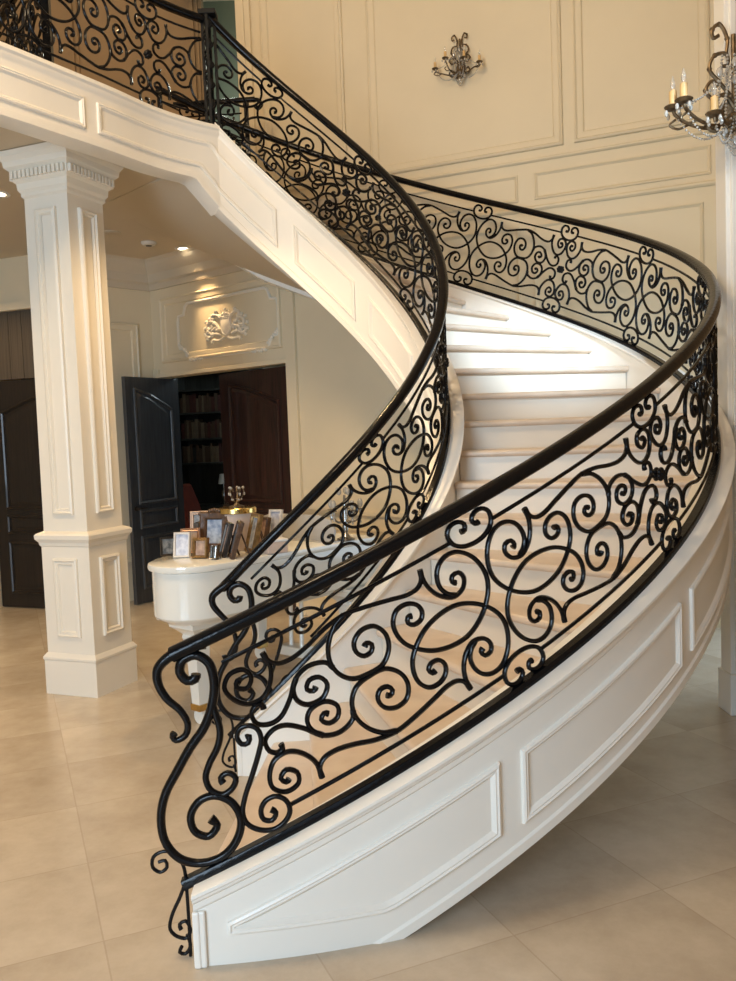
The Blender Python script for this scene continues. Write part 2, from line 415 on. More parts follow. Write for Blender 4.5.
# the openwork newel where stair and gallery rails meet
pn = INN(A_INN1)
tn = thing('newel_post', 'openwork black iron newel post where the inner stair rail meets the gallery rail', 'newel post', (pn.x, pn.y, ZL + .06))
for dx, dy in ((-.042, -.012), (.042, .012), (0, .04), (-.005, -.045)):
    mb = MB(); mb.box(pn.x + dx - .010, pn.x + dx + .010, pn.y + dy - .010, pn.y + dy + .010, ZL + .06, pn.z + HR + .015); local(mb, tn); mb.build('upright', M['ironm'], tn, smooth=False, bevel=.002)
mb = MB(); mb.box(pn.x - .06, pn.x + .06, pn.y - .06, pn.y + .06, ZL + .06, ZL + .10); local(mb, tn); mb.build('collar', M['ironm'], tn, smooth=False, bevel=.004); mb = MB(); mb.box(pn.x - .062, pn.x + .062, pn.y - .062, pn.y + .062, pn.z + HR - .005, pn.z + HR + .03); local(mb, tn); mb.build('collar', M['ironm'], tn, smooth=False, bevel=.004)
for k in range(5):
    mb = MB(); zz = ZL + .17 + k * .14
    mb.tube(spline([(pn.x - .03 * cos(i * 1.05), pn.y - .045, zz + .018 * i) for i in range(8)], .008), .010, 6); mb.ball((pn.x, pn.y - .045, zz + .065), .026, 10, (1, .6, 1.5))
    local(mb, tn); mb.build('leaf_ornament', M['ironm'], tn, angle=60)

# ------------------------------------------------------------------ gallery edge
GE = spline([(pn.x, pn.y, ZL + .09), (-1.19, 6.17, ZL + .09), (-1.38, 5.94, ZL + .09), (-1.59, 5.57, ZL + .09), (-1.79, 5.25, ZL + .09), (-1.98, 4.95, ZL + .09), (-2.35, 4.42, ZL + .09), (-2.9, 3.75, ZL + .09), (-3.6, 3.1, ZL + .09)], .06)
PG = Path(GE)
r_gal = thing('gallery_railing', 'black iron scroll railing along the white edge of the upper gallery', 'railing', (-1.6, 5.55, ZL + .09))
local(sweep(PG, .03, PG.s[-1], rail_profile('hand'), HR), r_gal).build('handrail', M['iron'], r_gal, angle=50)
local(sweep(PG, .03, PG.s[-1], rail_profile('shoe'), 0), r_gal).build('bottom_rail', M['iron'], r_gal, angle=50)
railing(r_gal, PG, 0, 1.06, .358, [-.47, .52, 1.49, 2.45, 3.42], 'A', .07, PG.s[-1])
# far gallery rail, seen through the near one at the left
FG = spline([(-1.84, 5.36, ZL + .09), (-2.2, 5.85, ZL + .09), (-2.6, 6.4, ZL + .09), (-3.1, 7.05, ZL + .09), (-3.6, 7.7, ZL + .09)], .06)
PF = Path(FG)
r_far = thing('gallery_railing', 'second black iron railing running back behind the gallery rail at the top left corner', 'railing', (-1.84, 5.36, ZL + .09))
local(sweep(PF, 0, PF.s[-1], rail_profile('hand'), HR), r_far).build('handrail', M['iron'], r_far, angle=50)
local(sweep(PF, 0, PF.s[-1], rail_profile('shoe'), 0), r_far).build('bottom_rail', M['iron'], r_far, angle=50)
railing(r_far, PF, 0, 1.06, .358, [.05, .75, 1.45, 2.15, 2.85], 'A', .03, PF.s[-1])
post(r_far, -1.84, 5.36, ZL + .08, ZL + .09 + HR, r=.024)
# level rail at the head of the outer flight
LR = [V3((-1.66, 8.12, ZL + .2)), V3((-.90, 8.06, ZL + .2))]
PL = Path([LR[0].lerp(LR[1], i / 20) for i in range(21)])
r_lev = thing('landing_railing', 'short level black rail with scrolled end at the head of the stairs', 'railing', (-1.66, 8.12, ZL))
local(sweep(PL, 0, PL.s[-1], [(a * .9, b * .9) for a, b in rail_profile('hand')], .74), r_lev).build('handrail', M['iron'], r_lev, angle=50)
mb = MB(); mb.tube(spline([(-.93, 8.062, ZL + .94), (-.87, 8.058, ZL + .93), (-.845, 8.056, ZL + .89), (-.875, 8.058, ZL + .86), (-.90, 8.06, ZL + .885)], .01), .02, 8); local(mb, r_lev).build('scrolled_end', M['iron'], r_lev)
post(r_lev, -.985, 8.07, ZL, ZL + .94); 
local(sweep(PL, 0, PL.s[-1], rail_profile('shoe'), .02), r_lev).build('bottom_rail', M['iron'], r_lev, angle=50)
railing(r_lev, PL, 0, .95, .37, [-.25, .72], 'A', .0, PL.s[-1] - .06)

# ------------------------------------------------------------------ staircase
st = thing('curved_staircase', 'cream free-standing curved staircase with stone treads rising to the gallery', 'staircase', (-.62, 3.5, 0))
def stringer(fn, a0, a1, prof, n, name, m):
    rings = []
    for a in arange(a0, a1, n):
        ring = []
        for r, z in prof:
            if z < -.3 and fn is OUT: z += .16 * min(1, max(0, (a - radians(184)) / radians(14)))
            p = fn(a, r, z); ring.append(V3((p.x, p.y, max(-.03, p.z))))
        rings.append(ring)
    mb = MB(); mb.loft(rings); local(mb, st); return mb.build(name, m, st, angle=32)
body_o = [(-.065, -.10), (.055, -.10), (.055, -.53), (.063, -.54), (.063, -.575), (.052, -.585), (-.065, -.585)]
cap_o = [(-.085, -.034), (.078, -.034), (.088, -.039), (.088, -.050), (.076, -.058), (.074, -.068), (.064, -.078), (.062, -.098), (.054, -.108), (-.065, -.108), (-.068, -.06), (-.085, -.045)]
stringer(OUT, .044, radians(199), body_o, 150, 'outer_stringer', M['stair'])
stringer(OUT, .042, radians(203), cap_o, 150, 'stringer_cap', M['stair'])
body_i = [(.065, -.10), (-.055, -.10), (-.055, -.58), (-.065, -.59), (-.065, -.635), (-.052, -.645), (.065, -.645)]
cap_i = [(.10, -.034), (-.075, -.034), (-.086, -.039), (-.086, -.050), (-.074, -.060), (-.072, -.072), (-.062, -.085), (-.054, -.112), (.065, -.112), (.07, -.07), (.10, -.05)]
stringer(INN, -.157, radians(206.6), body_i, 130, 'inner_stringer', M['stair'])
stringer(INN, -.157, radians(206.5), cap_i, 130, 'stringer_cap', M['stair'])
# end block at the foot of each stringer
def endblock(fn, a, s, zt):
    mb = MB(); p = fn(a)
    mb.box(p.x - .012, p.x + .012, p.y - .070, p.y + .070, 0, zt - .105); mb.box(p.x + .004, p.x + .030, p.y - .066, p.y + .066, 0, zt - .105)
    local(mb, st); mb.build('end_block', M['stair'], st, smooth=False, bevel=.006)
endblock(OUT, .046, -1, zo(.046)); endblock(INN, -.150, 1, zi(-.150))
# panel mouldings on the curved faces
PROF = [(0, 0), (.002, .012), (.010, .016), (.016, .012), (.022, .013), (.032, .004), (.036, 0)]
def curved_panel(fn, sgn, roff, a0, a1, zt, zb, R, floor_z=None):
    n = 26; rings = []
    for ins, ht in PROF:
        b0 = a0 + ins / R; b1 = a1 - ins / R; ring = []
        top = [(a, zt - ins * 1.05) for a in arange(b0, b1, n)]; bot = [(a, zb + ins * 1.05) for a in arange(b1, b0, n)]
        for a, z in top + bot:
            p = fn(a, roff + sgn * ht, z)
            if z > (zt + zb) / 2:
                zz = p.z
                if floor_z is not None: zz = max(zz, floor_z + ins + .0005)
            else: zz = p.z if floor_z is None else max(p.z, floor_z + ins)
            ring.append(V3((p.x, p.y, zz)))
        rings.append(ring)
    mb = MB(); mb.loft(rings, True, False); local(mb, st); mb.build('panel_moulding', M['stair'], st, angle=40)
curved_panel(OUT, 1, .055, radians(4.7), radians(25.4), -.190, -.455, 2.7, floor_z=.10)
for d0, d1 in ((27.4, 47.6), (49.8, 70), (72.2, 92.4), (94.6, 114.8), (117, 137.2), (139.4, 159.6), (161.8, 182)):
    curved_panel(OUT, 1, .055, radians(d0), radians(d1), -.205, -.475, 2.7)
for d0, d1 in ((149.5, 176.5), (116, 143), (82.5, 109.5), (49, 76), (17, 43)):
    curved_panel(INN, -1, -.055, radians(d0), radians(d1), -.225, -.51, 1.0)
def wrap_panel(d0, s1):
    rings = []
    for ins, ht in PROF:
        up, dn = [], []
        for i in range(31):
            a = radians(d0) + ins + (A_INN1 - radians(d0) - ins) * i / 30
            q = INN(a, -.055 - ht); up.append(V3((q.x, q.y, zi(a) - .225 - ins * 1.3))); dn.append(V3((q.x, q.y, zi(a) - .51 + ins * 1.3)))
        for i in range(1, 31):
            s = (s1 - ins) * i / 30; p = PG.at(s); t = (PG.at(s + .02) - PG.at(s - .02)).normalized()
            q = V3((p.x, p.y, 0)) + V3((-t.y, t.x, 0)) * (.056 + ht)
            up.append(V3((q.x, q.y, min(zi(A_INN1) - .225 + .93 * s - ins * 1.3, ZL + .078 - .125 - ins)))); dn.append(V3((q.x, q.y, min(zi(A_INN1) - .51 + .93 * s + ins * 1.3, 3.635 + ins))))
        rings.append(up + dn[::-1])
    mb = MB(); mb.loft(rings, True, False); local(mb, st); mb.build('panel_moulding', M['stair'], st, angle=40)
wrap_panel(183, 1.06)
# treads and risers
def out_xy(a, r=-.07): p = OUT(a, r); return (p.x, p.y)
def inn_xy(a, r=.07): p = INN(a, r); return (p.x, p.y)
LAG = radians(-1.0)
for i in range(1, NRISE + 1):
    a0 = PH1 + (i - 1) * DPH; a1 = a0 + DPH + radians(.6); z = RISE * i
    if i == NRISE: a1 = a0 + radians(6.5)
    mb = MB(); n = 6
    # tread slab with a rounded nosing, lofted from the inner to the outer string
    rings = []
    nose = [(.0, -.040), (-.016, -.037), (-.024, -.026), (-.024, -.014), (-.016, -.003), (.0, 0)]
    nr = 10
    for j in range(nr + 1):
        t = j / nr
        fi, fo = V3((*inn_xy(a0 + LAG), 0)), V3((*out_xy(a0), 0)); bi, bo = V3((*inn_xy(a1 + LAG), 0)), V3((*out_xy(a1), 0))
        F = fi.lerp(fo, t); B = bi.lerp(bo, t)
        # follow the curve of the strings at the back edge
        d = (B - F).normalized()
        ring = [V3((F.x + d.x * x, F.y + d.y * x, z + h)) for x, h in nose] + [V3((B.x, B.y, z)), V3((B.x, B.y, z - .040))]
        rings.append(ring)
    mb.loft(rings); local(mb, st); mb.build('tread', M['tread'], st, angle=50)
    mb = MB()
    fi, fo = V3((*inn_xy(a0 + LAG), 0)), V3((*out_xy(a0), 0)); d = (V3((*inn_xy(a1 + LAG), 0)).lerp(V3((*out_xy(a1), 0)), .5) - fi.lerp(fo, .5)).normalized() * .012
    q = [fi + d, fo + d, fo + d * 2.6, fi + d * 2.6]
    mb.add([V3((p.x, p.y, z - RISE)) for p in q] + [V3((p.x, p.y, z - .038)) for p in q], [(0, 1, 5, 4), (1, 2, 6, 5), (2, 3, 7, 6), (3, 0, 4, 7), (4, 5, 6, 7), (0, 3, 2, 1)])
    local(mb, st); mb.build('riser', M['riser'], st, smooth=False)
# plaster soffit below the steps
rings = []
for a in arange(radians(6), radians(218), 106):
    po, pi2 = OUT(a, -.04, -.545), INN(a, .04, -.60)
    ring = []
    for j in range(7):
        p = pi2.lerp(po, j / 6); ring.append(V3((p.x, p.y, min(ZC - .006, max(.002, p.z)))))
    for j in range(6, -1, -1):
        p = pi2.lerp(po, j / 6); ring.append(V3((p.x, p.y, min(ZC + .02, max(.03, p.z + .03)))))
    rings.append(ring)
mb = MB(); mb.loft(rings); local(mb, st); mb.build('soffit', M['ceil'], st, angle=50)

# ------------------------------------------------------------------ setting
mb = MB(); mb.box(-8, 5, -7, 14, -.2, 0); struct(mb.build('floor', M['floor'], smooth=False))

# upper gallery slab: underside is the lower hall's ceiling
edge = [(p.x, p.y) for p in GE]
arc = [(XC + (Ro(a) + .06) * sin(a), YC - (Ro(a) + .06) * cos(a)) for a in arange(radians(200), radians(168), 14)]
poly = edge[::-1] + [inn_xy(radians(198), -.02)] + arc + [(-.3, 8.0), (-.3, 8.5), (-.3, 13), (-8, 13), (-8, 3.1)]
mb = MB(); mb.poly(poly, ZC, ZL)
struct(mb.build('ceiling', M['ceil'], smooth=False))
# fascia of the gallery: swept mouldings
def gsweep(prof, s0, s1, name, m):
    n = int((s1 - s0) / .05); rings = []
    for i in range(n + 1):
        s = s0 + (s1 - s0) * i / n; p = PG.at(s); t = (PG.at(s + .02) - PG.at(s - .02)).normalized(); side = V3((-t.y, t.x, 0))
        rings.append([V3((p.x, p.y, 0)) + side * a + V3((0, 0, z + (min(0, zi(A_INN1) - .645 + .93 * s - ZF + .015) if z < ZF + .1 else 0))) for a, z in prof])
    mb = MB(); mb.loft(rings); return struct(mb.build(name, m, angle=32))
zt = ZL + .078
gsweep([(-.09, zt), (.075, zt), (.086, zt - .008), (.086, zt - .03), (.074, zt - .043), (.072, zt - .06), (.062, zt - .073), (.056, zt - .09), (.056, ZF + .035), (.066, ZF + .03), (.066, ZF - .008), (.05, ZF - .015), (-.09, ZF - .015)], 0.0, PG.s[-1], 'trim_1', M['stair'])
def gpanel(s0, s1, name):
    rings = []
    for ins, ht in PROF:
        ring = []
        for s, z in [(s0 + ins + (s1 - s0 - 2 * ins) * i / 20, zt - .125 - ins) for i in range(21)] + [(s1 - ins - (s1 - s0 - 2 * ins) * i / 20, ZF + .075 + ins) for i in range(21)]:
            p = PG.at(s); t = (PG.at(s + .02) - PG.at(s - .02)).normalized(); side = V3((-t.y, t.x, 0))
            q = V3((p.x, p.y, 0)) + side * (.056 + ht); ring.append(V3((q.x, q.y, z)))
        rings.append(ring)
    mb = MB(); mb.loft(rings, True, False); struct(mb.build(name, M['stair'], angle=40))
gpanel(1.16, 2.2, 'trim_3'); gpanel(2.3, 3.2, 'trim_4')

# wall behind the stairs, with its panel mouldings
WN = V3((-.4068, -.9135, 0)); WU = V3((.9135, -.4068, 0)); WO = V3((.4068, .9135, 0)) * 7.5
def wp(s, z, o=0): return WO + WU * s + WN * o + V3((0, 0, z))
mb = MB(); q = [wp(-4.45, 0), wp(-.02, 0), wp(-.02, 0, -.15), wp(-4.45, 0, -.15)]
mb.add([p for p in q] + [V3((p.x, p.y, 7.6)) for p in q], [(0, 1, 5, 4), (1, 2, 6, 5), (2, 3, 7, 6), (3, 0, 4, 7), (4, 5, 6, 7), (0, 3, 2, 1)])
struct(mb.build('wall_back', M['wall'], smooth=False))
WPROF = [(0, 0), (.004, .024), (.020, .032), (.034, .020), (.050, .020), (.078, .014), (.084, .004), (.088, 0)]
WTHIN = [(0, 0), (.003, .014), (.012, .018), (.022, .010), (.03, 0)]
tn_ = [5]
def wpanel(s0, s1, z0, z1, prof=WPROF):
    mb = MB(); mb.frame(wp(s0, z0), WU, (0, 0, 1), WN, s1 - s0, z1 - z0, prof); struct(mb.build('trim_%d' % tn_[0], M['wall'], angle=30)); tn_[0] += 1
wpanel(-4.30, -3.42, 4.09, 7.2); wpanel(-3.18, -1.40, 4.09, 7.2); wpanel(-1.31, -.24, 4.09, 7.2)
def wrail(s0, s1, z, h, d):
    mb = MB(); pr = [(0, 0), (d * .5, .0), (d, h * .35), (d, h * .7), (d * .6, h), (0, h)]
    mb.loft([[wp(s, z + b, a) for a, b in pr] for s in (s0, s1)]); struct(mb.build('trim_%d' % tn_[0], M['wall'], angle=30)); tn_[0] += 1
wrail(-4.4, -.05, 3.99, .03, .025); wrail(-4.4, -.05, 3.58, .04, .03)
wpanel(-4.2, -3.42, 3.67, 3.90, WTHIN); wpanel(-3.18, -1.80, 3.67, 3.90, WTHIN); wpanel(-1.66, -.24, 3.67, 3.90, WTHIN)
for a, b in ((-3.1, -1.80), (-1.68, -.30)): wpanel(a, b, .6, 3.46, WTHIN)

# right side: slim pilaster in front of a deep opening, and the foyer's right wall
mb = MB(); mb.box(2.06, 2.20, 4.86, 5.0, 0, 7.6); mb.box(2.085, 2.12, 4.84, 4.87, .25, 7.6); mb.box(2.14, 2.165, 4.835, 4.87, .25, 7.6); mb.box(2.045, 2.22, 4.83, 5.01, 0, .24)
struct(mb.build('trim_40', M['stair'], smooth=False, bevel=.006))
mb = MB(); mb.box(2.20, 2.36, -3.4, 5.0, 0, 7.6); struct(mb.build('wall_right', M['tan'], smooth=False))
# end of the back wall: return with a tall window towards the garden side
mb = MB(); mb.box(3.15, 3.3, 5.2, 5.35, 0, 7.6); mb.box(3.15, 3.3, 6.75, 7.2, 0, 7.6); mb.box(3.15, 3.3, 5.3, 6.8, 0, .15); mb.box(3.15, 3.3, 5.3, 6.8, 2.9, 7.6)
struct(mb.build('wall_end', M['wall'], smooth=False))
mb = MB(); mb.box(2.2, 3.3, 5.0, 5.2, 0, 7.6); struct(mb.build('wall_recess', M['wall'], smooth=False))

# lower hall: library wall with its double door, then the corner and the left wall
HU = V3((.767, -.641, 0)).normalized(); HN = V3((-.641, -.767, 0)).normalized(); HO = V3((-2.31, 9.505, 0))
def hp(s, z, o=0): return HO + HU * s + HN * o + V3((0, 0, z))
OP0, OP1, OPH = .10, 2.08, 2.41
def slab(mb, s0, s1, z0, z1, o0=-.16, o1=0):
    q = [hp(s0, 0, o1), hp(s1, 0, o1), hp(s1, 0, o0), hp(s0, 0, o0)]
    mb.add([V3((p.x, p.y, z0)) for p in q] + [V3((p.x, p.y, z1)) for p in q], [(0, 1, 5, 4), (1, 2, 6, 5), (2, 3, 7, 6), (3, 0, 4, 7), (4, 5, 6, 7), (0, 3, 2, 1)])
mb = MB(); slab(mb, -.0, OP0, 0, ZC); slab(mb, OP0, OP1, OPH, ZC); slab(mb, OP1, OP1 + .14, 0, ZC)
# right of the opening the wall runs on under the flight and stops at the soffit
def under(s):
    p = hp(s, 0, -.08); dx, dy = p.x - XC, p.y - YC; a = atan2(dx, -dy)
    if a < 0: a += 2 * pi
    r = hypot(dx, dy)
    if r > Ro(a) + .08: return ZC
    t = min(1, max(0, (r - Ri(a)) / (Ro(a) - Ri(a))))
    return min(ZC, (zi(a) - .60) * (1 - t) + (zo(a) - .545) * t + .02)
ss = arange(OP1 + .14, 4.6, 24)
for a, b in zip(ss, ss[1:]):
    za, zb = under(a), under(b)
    q = [hp(a, 0), hp(b, 0), hp(b, 0, -.16), hp(a, 0, -.16)]; h = [za, zb, zb, za]
    mb.add(q + [V3((p.x, p.y, z)) for p, z in zip(q, h)], [(0, 1, 5, 4), (1, 2, 6, 5), (2, 3, 7, 6), (3, 0, 4, 7), (4, 5, 6, 7), (0, 3, 2, 1)])
struct(mb.build('wall_library', M['wall'], smooth=False))
mb = MB(); slab(mb, OP1 + .0, OP1 + .13, .0, 3.2, 0, .035); slab(mb, OP1 + .13, 2.9, .98, 1.02, 0, .03); slab(mb, OP1 + .13, 4.2, .98, 1.02, 0, .03); slab(mb, OP1 + .13, 4.2, .84, .86, 0, .015); slab(mb, OP1 + .13, 4.2, 0, .2, 0, .03)
struct(mb.build('trim_41', M['wall'], smooth=False, bevel=.004))
mb = MB(); mb.frame(hp(.17, 2.56), HU, (0, 0, 1), HN, 1.85, .70, WPROF); struct(mb.build('trim_42', M['wall'], angle=30))
mb = MB(); slab(mb, OP0 - .0, OP1, OPH, OPH + .04, 0, .03); slab(mb, OP0 - .09, OP0, 0, OPH + .09, 0, .03); struct(mb.build('trim_43', M['wall'], smooth=False, bevel=.004))
# crown cornice (stepped) round the lower hall
def crown(pts, inward, name):
    prof = [(0, -.30), (.03, -.30), (.035, -.24), (.06, -.22), (.07, -.14), (.13, -.07), (.14, -.03), (.17, 0), (0, 0)]
    rings = []
    for p, n in zip(pts, inward): rings.append([V3((p[0] + n[0] * a, p[1] + n[1] * a, ZC + z)) for a, z in prof])
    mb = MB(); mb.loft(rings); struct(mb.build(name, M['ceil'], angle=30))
LN = V3((.34, -.94, 0)).normalized(); LU = V3((.94, .34, 0)).normalized()   # facing the camera
corner = hp(0, 0); 
LW0 = V3((-3.02, 8.74, 0))     # left end of the short wall between corner and door 2
sd = (corner - LW0).normalized(); sn_ = V3((sd.y, -sd.x, 0))
crown([corner, hp(OP1 + .3, 0)], [(HN + sn_ * .6), HN], 'trim_44')
crown([LW0 - sd * .2, corner], [sn_, (HN * .6 + sn_)], 'trim_45')
mb = MB(); q = [LW0 - sd * .02, corner, corner - sn_ * .16, LW0 - sd * .02 - sn_ * .16]
mb.add(q + [V3((p.x, p.y, ZC)) for p in q], [(0, 1, 5, 4), (1, 2, 6, 5), (2, 3, 7, 6), (3, 0, 4, 7), (4, 5, 6, 7), (0, 3, 2, 1)])
struct(mb.build('wall_corner', M['wall'], smooth=False))
mb = MB(); mb.frame(LW0 - sd * .0 + V3((0, 0, .4)), sd, (0, 0, 1), sn_, .86, 2.6, WPROF); struct(mb.build('trim_46', M['wall'], angle=30))

# ------------------------------------------------------------------ doors
def door(name, O, U, N, w, h, m, handle_s=None, thick=.045, flip=False):
    """arched-panel leaf; O lower corner, U along the width, N towards the viewer"""
    U, N = V3(U).normalized(), V3(N).normalized(); Z = V3((0, 0, 1)); O = V3(O)
    mb = MB(); q = [O, O + U * w, O + U * w - N * thick, O - N * thick]
    mb.add([p + Z * .01 for p in q] + [p + Z * h for p in q], [(0, 1, 5, 4), (1, 2, 6, 5), (2, 3, 7, 6), (3, 0, 4, 7), (4, 5, 6, 7), (0, 3, 2, 1)])
    d = struct(mb.build(name, m, smooth=False, bevel=.004))
    st_ = .13 * (w / .9)
    def panel(z0, z1, arch, face):
        Nn = N * face; base = O if face > 0 else O - N * thick
        rings = []
        for ins, ht in [(-.004, 0), (0, .014), (.014, .020), (.028, .010), (.034, -.004), (.05, .003), (.075, .010)]:
            x0, x1 = st_ + ins, w - st_ - ins; ring = [(x0, z0 + ins), (x1, z0 + ins)]
            for i in range(13):
                t = i / 12; x = x1 + (x0 - x1) * t; tt = (1 - t) if not flip else t; ring.append((x, z1 - ins - arch * (1 - cos(tt * pi / 2)) ** .8))
            rings.append([base + U * a + Z * b + Nn * ht for a, b in ring])
        m2 = MB(); m2.loft(rings, True, False); n = len(rings[-1]); m2.add(rings[-1], [tuple(range(n))])
        m2.build('door_panel', m, d, angle=30)
    for face in (1, -1):
        panel(1.06, h - .12, .20, face); panel(.80, 1.0, 0, face); panel(.16, .72, 0, face)
    if handle_s is not None:
        p = O + U * handle_s + Z * 1.02 + N * .006
        m3 = MB(); m3.tube([p, p + N * .05], .014, 10); m3.tube(spline([p + N * .05, p + N * .055 + U * .03, p + N * .05 + U * .10]), .010, 8); m3.tube([p - N * .002, p + N * .008], .028, 14)
        m3.build('door_handle', M['darkmetal'], d)
    return d
# left leaf of the library doors stands open towards us
A1 = V3((-2.47, 8.88, 0)); A2 = hp(OP0 + .0, 0, .05)
dU = V3((.50, .866, 0)).normalized()
dN = V3((dU.y, -dU.x, 0))
door('door_1', A1, dU, dN, .80, 2.40, M['espresso_sheen'], handle_s=.06)
# right leaf, nearly closed
R1 = hp(OP1 - .01, 0, -.02)
rU = (hp(1.08, 0, -.12) - R1).normalized(); rN = V3((rU.y, -rU.x, 0)); 
if rN.dot(HN) < 0: rN = -rN
rO = R1 + rU * 1.16
door('door_2', rO, -rU, rN, 1.16, 2.39, M['wood'], handle_s=.06)
# door at the far left
D3U = V3((.93, -.35, 0)).normalized(); D3N = V3((-.35, -.93, 0)).normalized()
D3O = V3((-3.98, 9.10, 0))
door('door_3', D3O, D3U, D3N, 1.06, 2.41, M['dark'], flip=True)
mb = MB()
for k in range(13):
    a = D3O + D3U * (-.1 + k * .085) + D3N * (.0 if k % 2 else .006); b = a + D3U * .085
    q = [a, b, b - D3N * .04, a - D3N * .04]
    mb.add([V3((p.x, p.y, 2.42)) for p in q] + [V3((p.x, p.y, 3.12)) for p in q], [(0, 1, 5, 4), (1, 2, 6, 5), (2, 3, 7, 6), (3, 0, 4, 7), (4, 5, 6, 7), (0, 3, 2, 1)])
struct(mb.build('trim_47', M['taupe'], smooth=False))
mb = MB()
def dslab(s0, s1, z0, z1, o0, o1):
    q = [D3O + D3U * s0 + D3N * o1, D3O + D3U * s1 + D3N * o1, D3O + D3U * s1 + D3N * o0, D3O + D3U * s0 + D3N * o0]
    mb.add([V3((p.x, p.y, z0)) for p in q] + [V3((p.x, p.y, z1)) for p in q], [(0, 1, 5, 4), (1, 2, 6, 5), (2, 3, 7, 6), (3, 0, 4, 7), (4, 5, 6, 7), (0, 3, 2, 1)])
dslab(-2.5, 1.05, 3.12, ZC, -.1, .02); dslab(-2.5, -.02, 0, 3.12, -.1, .02); dslab(1.08, 1.14, 0, 3.12, -.1, .02); dslab(-.3, 1.3, 3.12, 3.2, .02, .06)
struct(mb.build('wall_left', M['wall'], smooth=False))

# library beyond the open doorway
LB = V3((-1.64, 11.1, 0)); BU = V3((.86, -.2, 0)).normalized(); BN = V3((-BU.y * -1 * -1, -BU.x, 0)); BN = V3((BU.y, -BU.x, 0))
bk = thing('bookcase', 'dark built-in library bookcase seen through the open doorway', 'bookcase', LB)
def bp(s, z, o=0): return LB + BU * s + BN * o + V3((0, 0, z))
def bslab(mb, s0, s1, z0, z1, o0, o1):
    q = [bp(s0, 0, o1), bp(s1, 0, o1), bp(s1, 0, o0), bp(s0, 0, o0)]
    mb.add([V3((p.x, p.y, z0)) for p in q] + [V3((p.x, p.y, z1)) for p in q], [(0, 1, 5, 4), (1, 2, 6, 5), (2, 3, 7, 6), (3, 0, 4, 7), (4, 5, 6, 7), (0, 3, 2, 1)])
BW = 1.0; x0b = -.85
mb = MB(); bslab(mb, x0b - .03, x0b + BW, 0, 2.7, -.33, -.30); local(mb, bk).build('back_panel', M['shelf'], bk, smooth=False)
for s in (x0b - .05, x0b + BW): mb = MB(); bslab(mb, s, s + .05, 0, 2.7, -.30, .02); local(mb, bk).build('side_panel', M['shelf'], bk, smooth=False, bevel=.003)
SHZ = [.86, 1.42, 1.74, 2.08, 2.38, 2.66]
for z in SHZ: mb = MB(); bslab(mb, x0b, x0b + BW, z - .025, z, -.30, .0); local(mb, bk).build('shelf', M['shelf'], bk, smooth=False, bevel=.003)
mb = MB(); bslab(mb, x0b, x0b + BW, 0, .84, -.3, 0); local(mb, bk).build('cupboard', M['shelf'], bk, smooth=False, bevel=.004)
names = {1.42: 'third shelf down', 1.74: 'second shelf down', 2.08: 'top visible shelf'}
rows = {1: ('lower shelf of books', 1.42), 2: ('middle shelf of books', 1.74), 3: ('upper shelf of books', 2.08)}
rb = random.Random(3); cnames = ['brown', 'black', 'tan', 'maroon', 'cream']
for r, (rn, z) in rows.items():
    s = x0b + .02
    while s < x0b + BW - .06:
        t = rb.uniform(.028, .05); h = rb.uniform(.18, .255); ci_ = rb.choice([0, 0, 1, 2, 3, 0, 2, 4 if r == 2 else 0]); d = rb.uniform(.14, .19)
        o = MB(); o.box(0, t - .002, -d, 0, 0, h)
        bo = o.build('book', BOOKM[ci_], None, smooth=False, bevel=.004)
        p = bp(s, z + .001, -.04); bo.location = p; bo.rotation_euler = (0, 0, atan2(BU.y, BU.x))
        # the box's y axis must point at the viewer
        bo.data.transform(Matrix.Scale(-1, 4, (0, 1, 0))); bo.data.flip_normals()
        tag(bo, '%s-bound book standing on the %s of the library bookcase' % (cnames[ci_], rn), 'book', '%s books on the %s' % (cnames[ci_], rn))
        s += t
vase = thing('table_lamp', 'small pale lamp standing on the lower bookcase ledge in the dark library', 'lamp', bp(x0b + .56, .86, -.1))
mb = MB(); mb.lathe([(.05, 0), (.055, .01), (.02, .03), (.035, .09), (.04, .14), (.015, .2), (.012, .3)], n=16); mb.build('lamp_base', M['silver'], vase)
mb = MB(); mb.lathe([(.075, .27), (.05, .40), (.047, .40), (.072, .27), (.075, .27)], n=18, caps=False); mb.build('lamp_shade', M['white'], vase)
# library side walls and back so the room reads dark
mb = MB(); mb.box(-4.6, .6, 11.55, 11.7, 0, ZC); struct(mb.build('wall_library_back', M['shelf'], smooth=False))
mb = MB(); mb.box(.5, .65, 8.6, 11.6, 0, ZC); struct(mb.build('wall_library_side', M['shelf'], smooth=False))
# chair with red-brown leather back just inside the library
ch = thing('leather_chair', 'red-brown leather chair back just inside the dark library doorway', 'chair', (-1.74, 9.95, 0), radians(80))
mb = MB(); mb.loft([[V3((-.27 + .03 * (k == 2), -.28, .40)), V3((.27, -.28, .40)), V3((.27, .28, .40)), V3((-.27, .28, .40))], [V3((-.28, -.30, .50)), V3((.28, -.30, .50)), V3((.28, .28, .50)), V3((-.28, .28, .50))]] if (k := 0) == 0 else []); mb.build('seat', M['leather'], ch, bevel=.03)
mb = MB(); rr = []
for i in range(9):
    t = i / 8; w = .27 * (1 - .18 * max(0, t - .7) / .3); y = .20 + .22 * t; z = .48 + .72 * t
    rr.append([V3((-w, y, z)), V3((w, y, z)), V3((w, y + .09, z)), V3((-w, y + .09, z))])
mb.loft(rr); mb.build('backrest', M['leather'], ch, bevel=.025)
for x in (-.23, .23):
    for y in (-.23, .25):
        mb = MB(); mb.tube([(x, y, .41), (x * 1.08, y * 1.1, .0)], [.028, .018], 8); mb.build('leg', M['wood'], ch)

